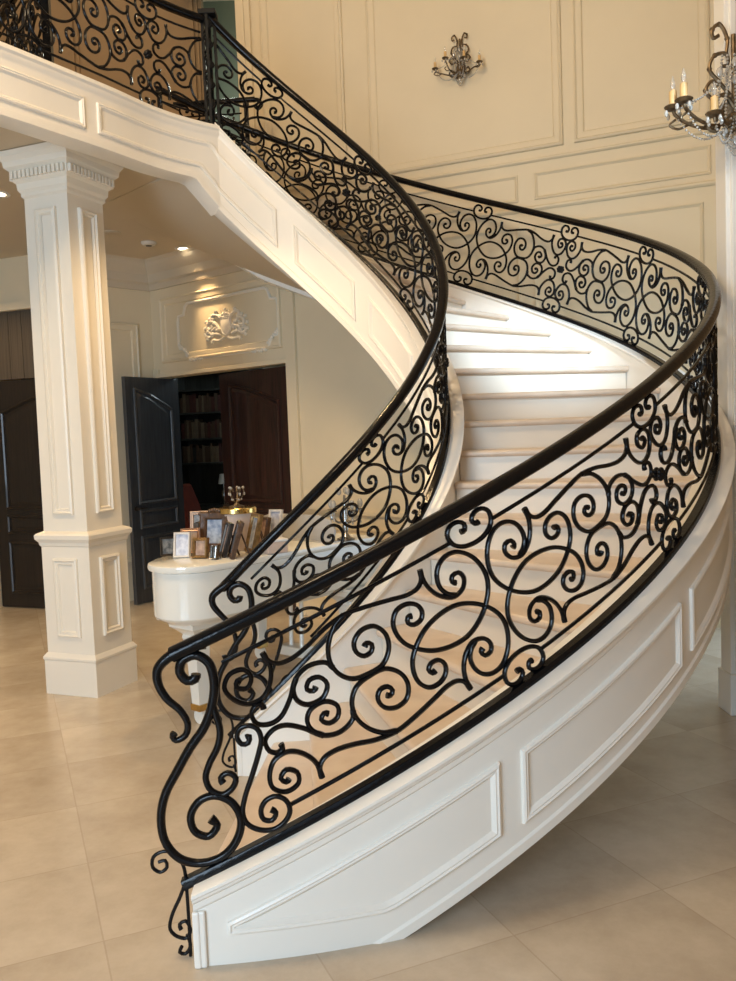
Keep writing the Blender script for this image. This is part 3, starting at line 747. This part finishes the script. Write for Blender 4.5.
# upper floor rooms behind the gallery
mb = MB(); mb.box(-8, -1.66, 9.9, 10.05, ZL, 7.6); struct(mb.build('wall_upper', M['tan'], smooth=False))
mb = MB(); mb.box(-3.0, .5, 11.9, 12.05, ZL, 7.6); struct(mb.build('wall_corridor', M['green'], smooth=False))
mb = MB()
for x in (-4.35, -3.15, -1.80): mb.box(x, x + .05, 9.86, 9.92, ZL, 7.2); mb.box(x + .08, x + .10, 9.87, 9.92, ZL, 7.2)
struct(mb.build('trim_48', M['tan'], smooth=False, bevel=.004))
mb = MB(); p0, p1 = wp(-4.52, 0), wp(-4.40, 0)
mb.loft([[wp(-4.56, ZL, .03), wp(-4.40, ZL, .03), wp(-4.40, ZL, -.16), wp(-4.56, ZL, -.16)], [wp(-4.56, 7.5, .03), wp(-4.40, 7.5, .03), wp(-4.40, 7.5, -.16), wp(-4.56, 7.5, -.16)]])
mb.loft([[wp(-4.50, ZL, .045), wp(-4.46, ZL, .045), wp(-4.46, ZL, .02), wp(-4.50, ZL, .02)], [wp(-4.50, 7.5, .045), wp(-4.46, 7.5, .045), wp(-4.46, 7.5, .02), wp(-4.50, 7.5, .02)]])
struct(mb.build('trim_49', M['wall'], smooth=False, bevel=.004))
mb = MB(); mb.box(-2.0, -.75, 9.28, 9.42, 6.50, 6.68)
struct(mb.build('trim_50', M['espresso_sheen'], smooth=False))
# foyer ceiling and far walls out of view
mb = MB(); mb.box(-8, 5, -7, 14, 7.6, 7.8); struct(mb.build('ceiling_upper', M['ceil'], smooth=False))
mb = MB(); mb.box(-8.2, -8, -7, 14, 0, 7.6); struct(mb.build('wall_far_left', M['wall'], smooth=False))
mb = MB(); mb.box(-8, 2.3, -3.45, -3.3, 0, .4); mb.box(-8, 2.3, -3.45, -3.3, 7.0, 7.6)
for x in (-8, -4.3, -1.9, .1, 2.1): mb.box(x, x + .35, -3.45, -3.3, .4, 7.0)
struct(mb.build('wall_front', M['wall'], smooth=False))
mb = MB(); mb.box(-8, 5, 13.8, 14, 0, 7.6); struct(mb.build('wall_far_back', M['tan'], smooth=False))

# ------------------------------------------------------------------ column
colm = thing('column', 'square cream panelled column holding up the gallery, left of the piano', 'column', (-1.995, 5.94, 0), atan2(.37, -.93) - pi)
def sq(h): return [(-h, -h), (h, -h), (h, h), (-h, h)]
def stack(levels):
    mb = MB(); mb.loft([[V3((x, y, z)) for x, y in sq(h)] for h, z in levels]); return mb
stack([(.218, 0), (.218, .235), (.224, .245), (.224, .258), (.205, .285)]).build('plinth', M['paint'], colm, angle=20)
stack([(.2, .28), (.2, 1.03)]).build('pedestal', M['paint'], colm, smooth=False)
stack([(.2, 1.02), (.208, 1.03), (.212, 1.05), (.23, 1.075), (.232, 1.10), (.222, 1.112), (.19, 1.125)]).build('pedestal_cap', M['paint'], colm, angle=20)
stack([(.185, 1.12), (.178, 3.40)]).build('shaft', M['paint'], colm, smooth=False)
stack([(.178, 3.36), (.192, 3.375), (.192, 3.395), (.206, 3.415), (.21, 3.455), (.232, 3.475), (.235, 3.53), (.262, 3.555), (.268, 3.59), (.288, 3.62), (.290, 3.655)]).build('capital', M['paint'], colm, angle=20)
mb = MB()
for k in range(4):
    T = Matrix.Rotation(k * pi / 2, 4, 'Z')
    for i in range(13):
        x = -.21 + i * .035; mb.box(x - .012, x + .012, -.256, -.225, 3.478, 3.528, T)
mb.build('dentil_course', M['paint'], colm, smooth=False, bevel=.004)
for k in range(4):
    T = Matrix.Rotation(k * pi / 2, 4, 'Z')
    mb = MB(); mb.frame((-.085, -.186, 1.24), (1, 0, 0), (0, 0, 1), (0, -1, 0), .170, 2.04, [(-.002, -.01), (0, .016), (.012, .022), (.022, .010), (.034, .012), (.044, -.004)]); mb.v = [tuple(T @ V3(p)) for p in mb.v]; mb.build('shaft_panel', M['paint'], colm, angle=30)
    mb = MB(); mb.frame((-.10, -.201, .40), (1, 0, 0), (0, 0, 1), (0, -1, 0), .20, .54, [(-.002, -.004), (0, .014), (.012, .020), (.022, .010), (.036, .012), (.046, -.002)]); mb.v = [tuple(T @ V3(p)) for p in mb.v]; mb.build('pedestal_panel', M['paint'], colm, angle=30)

# ------------------------------------------------------------------ plaster crest over the library door
cr = thing('plaster_relief', 'cream plaster coat-of-arms relief in a scalloped plaster frame above the library doorway', 'wall relief', hp(1.23, 2.84, 0))
def cp(x, z, o=0): return hp(1.23 + x * 1.1, 2.84 + z * .88, o * .75)
mb = MB()
rings = [[cp(a * k2, b * k2 + .01, o) for a, b in ((-.07, .10), (0, .11), (.07, .10), (.075, 0), (.05, -.08), (0, -.12), (-.05, -.08), (-.075, 0))] for k2, o in ((1, 0), (1, .02), (.85, .03), (.8, .024), (.4, .034), (.02, .036))]
mb.loft(rings); local(mb, cr); mb.build('shield', M['paint'], cr)
for sx in (1, -1):
    mb = MB()
    for pts in ([(.09, -.02), (.14, .06), (.20, .09), (.25, .05), (.23, .0), (.19, .02), (.205, .045)], [(.08, -.08), (.16, -.06), (.23, -.09), (.27, -.06), (.25, -.02), (.225, -.045)], [(.06, .11), (.11, .15), (.17, .16), (.19, .125), (.16, .105)], [(.03, -.12), (.10, -.14), (.17, -.13), (.20, -.155)], [(.10, .02), (.15, .0), (.19, -.03), (.18, -.06), (.15, -.045)]):
        mb.tube(spline([cp(sx * x, z, .012) for x, z in pts], .012), .016, 8)
    for x, z in ((.27, .09), (.29, .02), (.29, -.05), (.22, .12), (.26, -.11), (.13, .19), (.12, -.02), (.16, .06), (.21, -.06)): mb.ball(cp(sx * x, z, .01), .02, 8)
    local(mb, cr); mb.build('scroll_leaf', M['paint'], cr)
mb = MB()
for x, z, r in ((-.06, .135, .018), (-.03, .15, .018), (0, .16, .022), (.03, .15, .018), (.06, .135, .018), (0, .20, .016), (-.045, .185, .012), (.045, .185, .012)): mb.ball(cp(x, z, .015), r, 8)
mb.tube([cp(-.07, .12, .015), cp(.07, .12, .015)], .014, 8); local(mb, cr); mb.build('crown', M['paint'], cr)
fr = cr
W2, H2 = .76, .29
def corner_pts(sx, sz): return [(sx * W2, sz * (H2 - .17)), (sx * (W2 - .015), sz * (H2 - .12)), (sx * (W2 - .10), sz * (H2 - .11)), (sx * (W2 - .13), sz * (H2 - .03)), (sx * (W2 - .17), sz * H2)]
seq = corner_pts(1, -1)[::-1] + corner_pts(1, 1) + corner_pts(-1, 1)[::-1] + corner_pts(-1, -1)
mb = MB(); mb.tube([hp(1.23 + x, 2.86 + z, .008) for x, z in seq], .017, 8, closed=True); local(mb, fr); mb.build('frame_moulding', M['paint'], fr)
for sx in (1, -1):
    mb = MB()
    for k in range(7): mb.ball(hp(1.23 + sx * (W2 - .19 - k * .03), 2.86 - H2 - .008 + .01 * sin(k * 2), .016), .021 - .001 * k, 8)
    local(mb, fr); mb.build('corner_leaf', M['paint'], fr); mb = MB()
    for k in range(6): mb.ball(hp(1.23 + sx * (W2 - .01 - k * .028), 2.86 - H2 + .165 - k * .022, .016), .019, 8)
    local(mb, fr); mb.build('corner_leaf', M['paint'], fr)

# ------------------------------------------------------------------ ceiling fittings of the lower hall
for (x, y), lab in (((-1.78, 8.82), 'lit recessed ceiling light in front of the library crest'), ((-2.76, 6.72), 'lit recessed ceiling light at the left edge beside the column')):
    t = thing('recessed_light', lab, 'ceiling light', (x, y, ZC))
    mb = MB(); mb.lathe([(.055, -.004), (.085, -.008), (.09, -.004), (.09, 0), (.055, 0), (.055, -.004)], n=28, caps=False); mb.build('trim_ring', M['white'], t)
    mb = MB(); mb.lathe([(.001, -.003), (.055, -.003), (.055, -.001), (.001, -.001)], n=24); mb.build('bulb', M['lamp'], t)
t = thing('smoke_detector', 'round pale smoke detector on the ceiling left of the lit downlight', 'smoke detector', (-2.05, 8.49, ZC))
mb = MB(); mb.lathe([(.075, 0), (.075, -.012), (.06, -.03), (.001, -.034)], n=24); mb.build('housing', M['white'], t)
mb = MB(); mb.lathe([(.03, -.0345), (.028, -.039), (.001, -.04)], n=16); mb.build('sensor_cap', M['darkmetal'], t)
t = thing('ceiling_speaker', 'small flat round fitting on the ceiling beside the column', 'ceiling fitting', (-2.29, 8.05, ZC))
mb = MB(); mb.lathe([(.09, 0), (.09, -.006), (.08, -.01), (.001, -.01)], n=24); mb.build('grille', M['ceil'], t)

# ------------------------------------------------------------------ grand piano
PD = V3((.66, .75, 0)).normalized(); PB = V3((-PD.y, PD.x, 0)); P0 = V3((-1.035, 4.685, 0))
pn_ = thing('grand_piano', 'white lacquered grand piano standing beneath the curved staircase', 'piano', P0, atan2(PD.y, PD.x))
def outline(g=0):
    c = spline([(a, b, 0) for a, b in ((1.62, 0), (1.2, 0), (.8, 0), (.35, -.005), (.12, .03), (.02, .14), (.005, .25), (.05, .38), (.18, .49), (.38, .56), (.62, .68), (.82, .88), (1.0, 1.12), (1.2, 1.26), (1.4, 1.3), (1.62, 1.3))], .05)
    pts = [(p.x, p.y) for p in c]
    if g:
        n = len(pts); out = []
        for i, (x, y) in enumerate(pts):
            a, b = pts[max(i - 1, 0)], pts[min(i + 1, n - 1)]; tx, ty = b[0] - a[0], b[1] - a[1]; l = hypot(tx, ty) or 1
            out.append((x - ty / l * g, y + tx / l * g))
        pts = out
    return pts
mb = MB(); mb.loft([[V3((x, y, z)) for x, y in outline(g)] for g, z in ((-.06, .645), (-.045, .66), (-.012, .675), (0, .69), (0, .955))]); mb.build('case', M['piano'], pn_, angle=30)
mb = MB(); mb.loft([[V3((x, y, z)) for x, y in outline(g)] for g, z in ((.008, .957), (.020, .962), (.024, .975), (.020, .995), (.010, 1.0))]); mb.build('lid', M['piano'], pn_, angle=30)
mb = MB(); mb.box(1.62, 1.80, 0, 1.3, .64, .72); mb.box(1.62, 1.82, 0, .05, .64, .93); mb.box(1.62, 1.82, 1.25, 1.3, .64, .93); mb.build('key_bed', M['piano'], pn_, smooth=False, bevel=.01)
kb = MB()
for i in range(52): kb.box(1.65, 1.79, .06 + i * .0227, .06 + i * .0227 + .0215, .72, .745)
kb = kb.build('keyboard', M['ivory'], pn_, smooth=False)
mb = MB()
for i in range(51):
    if i % 7 in (0, 1, 3, 4, 5): mb.box(1.64, 1.74, .06 + (i + 1) * .0227 - .006, .06 + (i + 1) * .0227 + .006, .745, .757)
mb.build('black_keys', M['ebony'], kb, smooth=False)
# music desk, raised on the lid
mb = MB(); ring = []
dsk = [(.0, 0), (.80, 0), (.80, .08), (.75, .14), (.64, .17), (.16, .17), (.05, .14), (.0, .08)]
mb.loft([[V3((1.22 + zz * .22 + o, .02 + yy, 1.0 + zz)) for yy, zz in dsk] for o in (0, .02)]); mb.build('music_desk', M['desk'], pn_, smooth=False, bevel=.006)
mb = MB(); mb.box(1.17, 1.27, .0, .84, .998, 1.006); mb.build('desk_ledge', M['desk'], pn_, smooth=False)
for a, b in ((.27, .27), (1.50, .16), (1.50, 1.12)):
    mb = MB()
    mb.loft([[V3((a + x * h, b + y * h, z)) for x, y in ((-1, -1), (1, -1), (1, 1), (-1, 1))] for h, z in ((.17, .665), (.165, .645), (.12, .63), (.115, .60), (.085, .575), (.06, .55), (.065, .53), (.052, .50), (.036, .12), (.042, .11), (.042, .095))])
    lg = mb.build('leg', M['piano'], pn_, angle=25)
    mb = MB(); mb.box(a - .044, a + .044, b - .044, b + .044, .085, .125); mb.build('ferrule', M['brass'], lg, smooth=False, bevel=.003)
    mb = MB(); mb.tube([(a - .02, b, .045), (a + .02, b, .045)], .045, 16); mb.build('caster', M['piano'], lg)
for b in (.55, .66):
    mb = MB(); mb.tube([(1.42, b, .66), (1.40, b, .18)], .016, 10); mb.build('lyre_rod', M['piano'], pn_)
mb = MB(); mb.box(1.34, 1.46, .48, .74, .12, .19); mb.build('pedal_box', M['piano'], pn_, smooth=False, bevel=.01)
for b in (.53, .61, .69):
    mb = MB(); mb.box(1.46, 1.58, b - .015, b + .015, .125, .137); mb.build('pedal', M['brass'], pn_, smooth=False, bevel=.004)

# ------------------------------------------------------------------ photograph frames on the piano
def photo_frame(label, x, y, w, h, yaw, fm, pm, bd, matw=0, depth=.018, lean=12, crest=0, z=1.0):
    t = thing('photo_frame', label, 'photo frame', (x, y, z + .0015), radians(yaw), 'photo frames on the piano')
    L = Matrix.Rotation(radians(-lean), 4, 'X')
    def bl(mb, name, m, par=t, bev=0):
        mb.v = [tuple(L @ V3(p)) for p in mb.v]; return mb.build(name, m, par, angle=30, bevel=bev)
    mb = MB(); mb.frame((-w / 2, 0, 0), (1, 0, 0), (0, 0, 1), (0, -1, 0), w, h, [(0, -depth), (0, .004), (bd * .25, .012), (bd * .6, .007), (bd * .85, .009), (bd, 0), (bd, -depth)])
    if crest:
        for k in range(5): mb.ball((-w * .16 + k * w * .08, -.004, h + .010 * (1 - abs(k - 2) * .35)), .014, 8)
        for sx in (-1, 1): mb.ball((sx * w * .5, -.002, h * .5), .012, 8); mb.ball((sx * w * .49, -.002, .02), .014, 8); mb.ball((sx * w * .49, -.002, h - .015), .014, 8)
    bl(mb, 'frame', fm)
    if matw:
        mb = MB(); mb.frame((-w / 2 + bd, 0, bd), (1, 0, 0), (0, 0, 1), (0, -1, 0), w - 2 * bd, h - 2 * bd, [(0, -.004), (0, -.002), (matw, -.003), (matw, -.006)]); bl(mb, 'mount', M['whiteframe'])
    mb = MB(); i = bd + matw - .001; mb.box(-w / 2 + i, w / 2 - i, .004, .006, i, h - i); bl(mb, 'photograph', pm)
    mb = MB(); mb.box(-w / 2 + .006, w / 2 - .006, .008, depth, .006, h - .006); bl(mb, 'backboard', M['brownframe'])
    c_, s_ = cos(radians(lean)), sin(radians(lean)); hz = h * .72
    mb = MB(); p1 = V3((0, s_ * hz + depth * c_, hz * c_)); p2 = V3((0, s_ * hz + depth + h * .22, .002))
    mb.tube([p1 + V3((-w * .1, 0, 0)), p2 + V3((-w * .14, 0, 0)), p2 + V3((w * .14, 0, 0)), p1 + V3((w * .1, 0, 0))], .004, 6); mb.build('easel_strut', M['brownframe'], t)
    return t
PFc = photo_frame
PFc('small dark pewter frame with a monochrome picture at the piano tail', -1.245, 5.255, .105, .115, 12, M['darkmetal'], M['photo_dark'], .012)
PFc('white frame with a pale picture on rose-coloured feet beside the small dark frame', -1.145, 5.14, .105, .155, -6, M['whiteframe'], M['photo_white'], .014, lean=14)
PFc('pale shell-coloured frame half hidden behind the white frame', -1.12, 5.30, .12, .16, 8, M['copper'], M['blush'], .02)
PFc('large carved dark-brown frame with a blue picture, tallest in the group', -.99, 5.36, .205, .255, -16, M['brownframe'], M['photo_blue'], .052, crest=1, lean=10)
PFc('small square gold-brown frame in front of the large carved frame', -1.02, 5.07, .10, .125, -14, M['goldframe'], M['photo_warm'], .02, lean=10)
PFc('tiny silver frame standing just right of the small gold frame', -.925, 5.0, .05, .085, -35, M['silver'], M['photo_dark'], .012)
PFc('dark pewter frame turned nearly edge-on behind the tiny silver frame', -.90, 5.13, .15, .21, -72, M['darkmetal'], M['photo_warm'], .022, lean=16)
PFc('brown frame seen from the side with its strut open, beside the dark pewter frame', -.835, 5.05, .16, .225, -76, M['brownframe'], M['photo_dark'], .024, lean=18)
PFc('gold-edged brown frame leaning edge-on at the right of the group', -.745, 5.22, .19, .25, -68, M['goldframe'], M['photo_blue'], .03, lean=14)
PFc('pale-edged frame peeking out behind the large carved frame', -1.09, 5.62, .20, .24, 0, M['blush'], M['photo_dark'], .025)
PFc('grey-brown frame standing behind the gold-edged frame', -.72, 5.60, .13, .19, -60, M['brownframe'], M['photo_warm'], .02)
PFc('white frame standing alone towards the keyboard end of the piano', -.63, 5.58, .095, .235, -18, M['whiteframe'], M['photo_white'], .016)
# round box with a gold rim, and the crystal ornament on it
bx = thing('round_box', 'round blush-coloured box with a bright gold rim behind the frames', 'box', (-.845, 5.46, 1.0015))
mb = MB(); mb.lathe([(.001, 0), (.105, 0), (.108, .02), (.112, .24), (.105, .245), (.001, .245)], n=32); mb.build('body', M['blush'], bx)
mb = MB(); mb.lathe([(.118, .232), (.124, .236), (.124, .262), (.116, .268), (.001, .268), (.001, .246), (.118, .246), (.118, .232)], n=32, caps=False); mb.build('lid', M['gold'], bx)
cr2 = thing('crystal_ornament', 'small crystal ornament with looped drops standing on the round box', 'ornament', (-.845, 5.46, 1.27))
mb = MB(); mb.lathe([(.001, 0), (.05, 0), (.05, .008), (.02, .016), (.012, .03), (.001, .03)], n=16); mb.build('base', M['antique'], cr2)
for k in range(5):
    a = k * 2 * pi / 5 + .3; x, y = .045 * cos(a), .045 * sin(a)
    mb = MB(); mb.tube(spline([(0, 0, .02), (x * .6, y * .6, .05), (x * 1.1, y * 1.1, .10), (x * .8, y * .8, .125), (x * .5, y * .5, .10)], .008), .004, 6); mb.build('arm', M['antique'], cr2)
    mb = MB(); mb.ball((x, y, .125), .009, 8); mb.ball((x * 1.15, y * 1.15, .085), .007, 8, (1, 1, 1.6)); mb.ball((x * .7, y * .7, .05), .007, 8); mb.build('crystal_drop', M['crystal'], cr2)
wb = thing('small_box', 'low cream box lying in front of the lone white frame on the piano', 'box', (-.58, 5.20, 1.0015), radians(25))
mb = MB(); mb.box(-.065, .065, -.045, .045, 0, .07); mb.build('body', M['blush'], wb, smooth=False, bevel=.005)
mb = MB(); mb.box(-.068, .068, -.048, .048, .07, .088); mb.build('lid', M['whiteframe'], wb, smooth=False, bevel=.005)
lb = thing('standing_book', 'thin grey-white book standing at the back of the piano tail', 'book', (-1.10, 5.56, 1.0015), radians(-10))
mb = MB(); mb.box(-.012, .012, -.08, .08, 0, .17); mb.build('pages', M['whiteframe'], lb, smooth=False)
mb = MB(); mb.box(-.016, -.012, -.084, .084, 0, .176); mb.box(.012, .016, -.084, .084, 0, .176); mb.box(-.016, .016, -.088, -.084, 0, .176); mb.build('cover', M['taupe'], lb, smooth=False)

# ------------------------------------------------------------------ crystal lights
def beads(mb, a, b, sag, n=14, r=.006):
    a, b = V3(a), V3(b)
    for i in range(n + 1):
        t = i / n; p = a.lerp(b, t) + V3((0, 0, -sag * 4 * t * (1 - t))); mb.ball(p, r, 6)
def sconce(label, loc, rz, k, arms, candles=True):
    """local -Y points away from the wall"""
    t = thing('crystal_sconce', label, 'wall sconce', loc, rz)
    def sc(p): return V3(p) * k
    mb = MB(); mb.lathe([(.001, -.02), (.05, -.016), (.065, 0), (.05, .03), (.001, .034)], T=Matrix.Scale(k, 4) @ Matrix.Rotation(radians(90), 4, 'X'), n=16); mb.tube([sc((0, -.02, -.06)), sc((0, -.02, .34))], .011 * k, 8); mb.build('backplate', M['antique'], t)
    for sx in (-1, 1):
        for cu, r in ((((0, -.03, .00), (sx * .05, -.04, .06), (sx * .10, -.04, .05), (sx * .13, -.04, .09), (sx * .10, -.04, .13), (sx * .075, -.04, .10)), .009),
                      (((sx * .02, -.03, .06), (sx * .07, -.03, .13), (sx * .11, -.03, .19), (sx * .085, -.03, .25), (sx * .035, -.03, .25), (sx * .03, -.03, .20), (sx * .055, -.03, .195)), .009),
                      (((sx * .035, -.03, .25), (sx * .03, -.03, .32), (sx * .065, -.03, .39), (sx * .095, -.03, .37), (sx * .09, -.03, .33), (sx * .065, -.03, .34)), .009),
                      (((0, -.03, -.02), (sx * .05, -.05, -.06), (sx * .11, -.06, -.03), (sx * .13, -.06, -.08), (sx * .09, -.06, -.11), (sx * .07, -.06, -.08)), .009)):
            mb = MB(); mb.tube(spline([sc(p) for p in cu], .006), r * k, 6)
            for q in (1, 2, 3): mb.ball(sc(cu[q]), .013 * k, 6, (1, .7, 1))
            mb.build('crest_scroll', M['antique'], t)
    mb = MB()
    for q in range(9): mb.ball(sc((.045 * sin(q * 2.4), -.055, -.05 - .012 * q)), (.024 - .001 * q) * k, 8)
    mb.build('acanthus_boss', M['antique'], t)
    tips = []
    for ang, ln, hz in arms:
        d = V3((sin(ang), -cos(ang), 0)); 
        mb = MB(); pts = [V3((0, -.03, -.03)), V3((0, -.03, -.03)) + d * ln * .35 + V3((0, 0, -.06)), V3((0, -.03, -.02)) + d * ln * .75 + V3((0, 0, -.05)), V3((0, -.03, 0)) + d * ln + V3((0, 0, hz)), V3((0, -.03, .0)) + d * (ln * 1.02) + V3((0, 0, hz + .025))]
        mb.tube(spline([sc(p) for p in pts], .014), .0085 * k, 8)
        mb.tube(spline([sc(V3((0, -.03, -.02)) + d * ln * .75 + V3((0, 0, -.05))), sc(V3((0, -.03, -.10)) + d * ln * .95 + V3((0, 0, .01))), sc(V3((0, -.03, -.07)) + d * ln * 1.08), sc(V3((0, -.03, -.045)) + d * ln * .98)], .012), .006 * k, 6)
        arm = mb.build('arm', M['antique'], t)
        tip = V3((0, -.03, 0)) + d * (ln * 1.02) + V3((0, 0, hz + .02)); tips.append(tip)
        T = Matrix.Translation(tip * k) @ Matrix.Scale(k, 4)
        mb = MB(); mb.lathe([(.008, -.005), (.03, .0), (.042, .014), (.038, .018), (.012, .022), (.012, .03)], n=14, T=T); mb.build('drip_pan', M['antique'], arm)
        mb = MB(); mb.lathe([(.0175, .024), (.0175, .085), (.006, .09), (.006, .094)], n=12, T=T); mb.build('candle', M['candle'], arm)
        mb = MB(); mb.lathe([(.006, .092), (.012, .110), (.009, .13), (.002, .155)], n=10, T=T); mb.build('bulb', M['bulb'], arm)
        for q in range(4):
            mb = MB(); mb.ball((tip + V3((.038 * cos(q * pi / 2 + .5), .038 * sin(q * pi / 2 + .5), -.02))) * k, .009 * k, 6, (1, 1, 1.8)); mb.build('crystal_drop', M['crystal'], arm)
    mb = MB()
    for tip in tips:
        beads(mb, sc((0, -.05, .22)), tip * k, .05 * k, 22, .006 * k); beads(mb, sc((0, -.05, -.02)), tip * k + V3((0, 0, -.01)), .13 * k, 24, .006 * k)
    for x in (-.09, -.05, 0, .05, .09): beads(mb, sc((x * .6, -.04, .24)), sc((x, -.07, -.10)), .0, 20, .007 * k)
    for i in range(3): beads(mb, sc((-.10 + .02 * i, -.06, -.08)), sc((.10 - .02 * i, -.06, -.08)), (.08 + .035 * i) * k, 24, .006 * k)
    mb.build('bead_strand', M['crystal'], t)
    for x, z in ((0, -.16), (-.05, -.12), (.05, -.12), (0, .12), (-.07, .16), (.07, .16), (.0, .20)):
        mb = MB(); mb.ball(sc((x, -.06, z)), .016 * k, 8, (1, .7, 1.5)); mb.build('crystal_pendant', M['crystal'], t)
    return t
wr = atan2(WU.y, WU.x)
ps = wp(-2.28, 4.90, .012)
sconce('gilt and crystal candle sconce in the middle panel of the back wall', ps, wr, .72, [(-1.15, .30, -.04), (-.5, .24, .02), (.5, .24, -.02), (1.15, .30, -.07)])
sconce('gilt and crystal candle sconce on the right pilaster, cut by the right edge', (2.08, 4.80, 3.40), radians(-12), 1.15, [(-1.36, .285, -.02), (-1.05, .28, -.02), (-.65, .19, -.10), (.9, .30, -.03)])
# candelabrum at the far corner of the piano
gi = thing('crystal_candelabrum', 'small crystal candelabrum at the far corner of the piano, behind the inner railing', 'candelabrum', (-.16, 5.70, 1.0015))
mb = MB(); mb.lathe([(.001, 0), (.06, 0), (.062, .012), (.03, .025), (.014, .05), (.022, .09), (.012, .13), (.014, .2), (.008, .30), (.001, .31)], n=16); mb.build('stem', M['silver'], gi)
for k in range(5):
    a = k * 2 * pi / 5 + .2; d = V3((cos(a), sin(a), 0))
    mb = MB(); mb.tube(spline([V3((0, 0, .14)), d * .05 + V3((0, 0, .12)), d * .10 + V3((0, 0, .15)), d * .105 + V3((0, 0, .20))], .012), .006, 8); mb.lathe([(.02, 0), (.024, .008), (.010, .012)], (d.x * .105, d.y * .105, .20), 12); mb.build('arm', M['silver'], gi)
    mb = MB()
    for q in range(5): mb.ball(d * (.105) + V3((0, 0, .185 - q * .022)), .010 - .001 * q, 6, (1, 1, 1.3))
    mb.ball(d * .105 + V3((0, 0, .245)), .018, 8, (1, 1, 1.8)); mb.ball(d * .05 + V3((0, 0, .33)), .016, 8, (1, 1, 1.6)); mb.build('crystal_drop', M['crystal'], gi)

# ------------------------------------------------------------------ light
def area(name, loc, target, sx, sy, power, col):
    l = bpy.data.lights.new(name, 'AREA'); l.shape = 'RECTANGLE'; l.size = sx; l.size_y = sy; l.energy = power; l.color = col
    o = bpy.data.objects.new(name, l); COL.objects.link(o); o.location = loc
    o.rotation_euler = (V3(target) - V3(loc)).to_track_quat('-Z', 'Y').to_euler(); return o
def spot(name, loc, target, power, col, ang=95, blend=.7, r=.05):
    l = bpy.data.lights.new(name, 'SPOT'); l.energy = power; l.color = col; l.spot_size = radians(ang); l.spot_blend = blend; l.shadow_soft_size = r
    o = bpy.data.objects.new(name, l); COL.objects.link(o); o.location = loc
    o.rotation_euler = (V3(target) - V3(loc)).to_track_quat('-Z', 'Y').to_euler(); return o
def point(name, loc, power, col, r=.15):
    l = bpy.data.lights.new(name, 'POINT'); l.energy = power; l.color = col; l.shadow_soft_size = r
    o = bpy.data.objects.new(name, l); COL.objects.link(o); o.location = loc; return o
COOL = (.62, .81, 1.0); WARM = (1, .68, .35)
area('front_window_light', (-3.3, -2.9, 2.1), (-.8, 4, .7), 3.2, 2.6, 400, COOL)
area('front_window_light', (.4, -3.1, 2.3), (-.8, 4, 1.2), 2.4, 3.0, 25, COOL)
spot('upper_step_spot', (2.0, -3.0, 6.2), (1.22, 6.45, 2.3), 9000, COOL, 9.5, .7, .25)  # added narrow cool spot, aimed to whiten the upper risers
area('garden_window_light', (3.1, 6.05, 1.6), (0, 5.6, .6), 1.3, 2.6, 30, COOL)
spot('downlight', (-1.78, 8.82, ZC - .02), hp(1.2, 2.35, .12), 120, WARM, 62, 1.0)
spot('downlight', (-2.76, 6.72, ZC - .02), (-2.76, 6.72, 0), 75, WARM, 125)
for x, y in ((-4.2, 6.4), (-4.0, 8.2), (-3.3, 4.6), (-.9, 5.6)):  # extra unseen lamps without fittings, added to warm the hall floor
    spot('downlight', (x, y, ZC - .02), (x, y, 0), 75, WARM, 125)
point('foyer_warm_fill', (-1.5, 2.6, 5.6), 380, (1, .75, .46), .5)  # invented warm fill for upper wall and stringer; no chandelier hangs here
point('upper_hall_light', (-2.6, 7.6, 6.6), 22, WARM, .2)
point('corridor_fill', (-1.5, 10.8, 6.2), 30, (.9, 1, .9), .2)  # unseen fill added to lift the green wall
point('library_fill', (-1.2, 10.2, 3.0), 15.0, (.75, .9, .95), .2)  # unseen cool fill added to bring out shelves and books
w = bpy.data.worlds.new('world'); S.world = w; w.use_nodes = True
bg = w.node_tree.nodes['Background']; bg.inputs[0].default_value = (.75, .85, 1, 1); bg.inputs[1].default_value = .12
S.view_settings.view_transform = 'Standard'; S.view_settings.look = 'None'; S.view_settings.gamma = 1; S.view_settings.use_curve_mapping = False
S.view_settings.exposure = 0.0
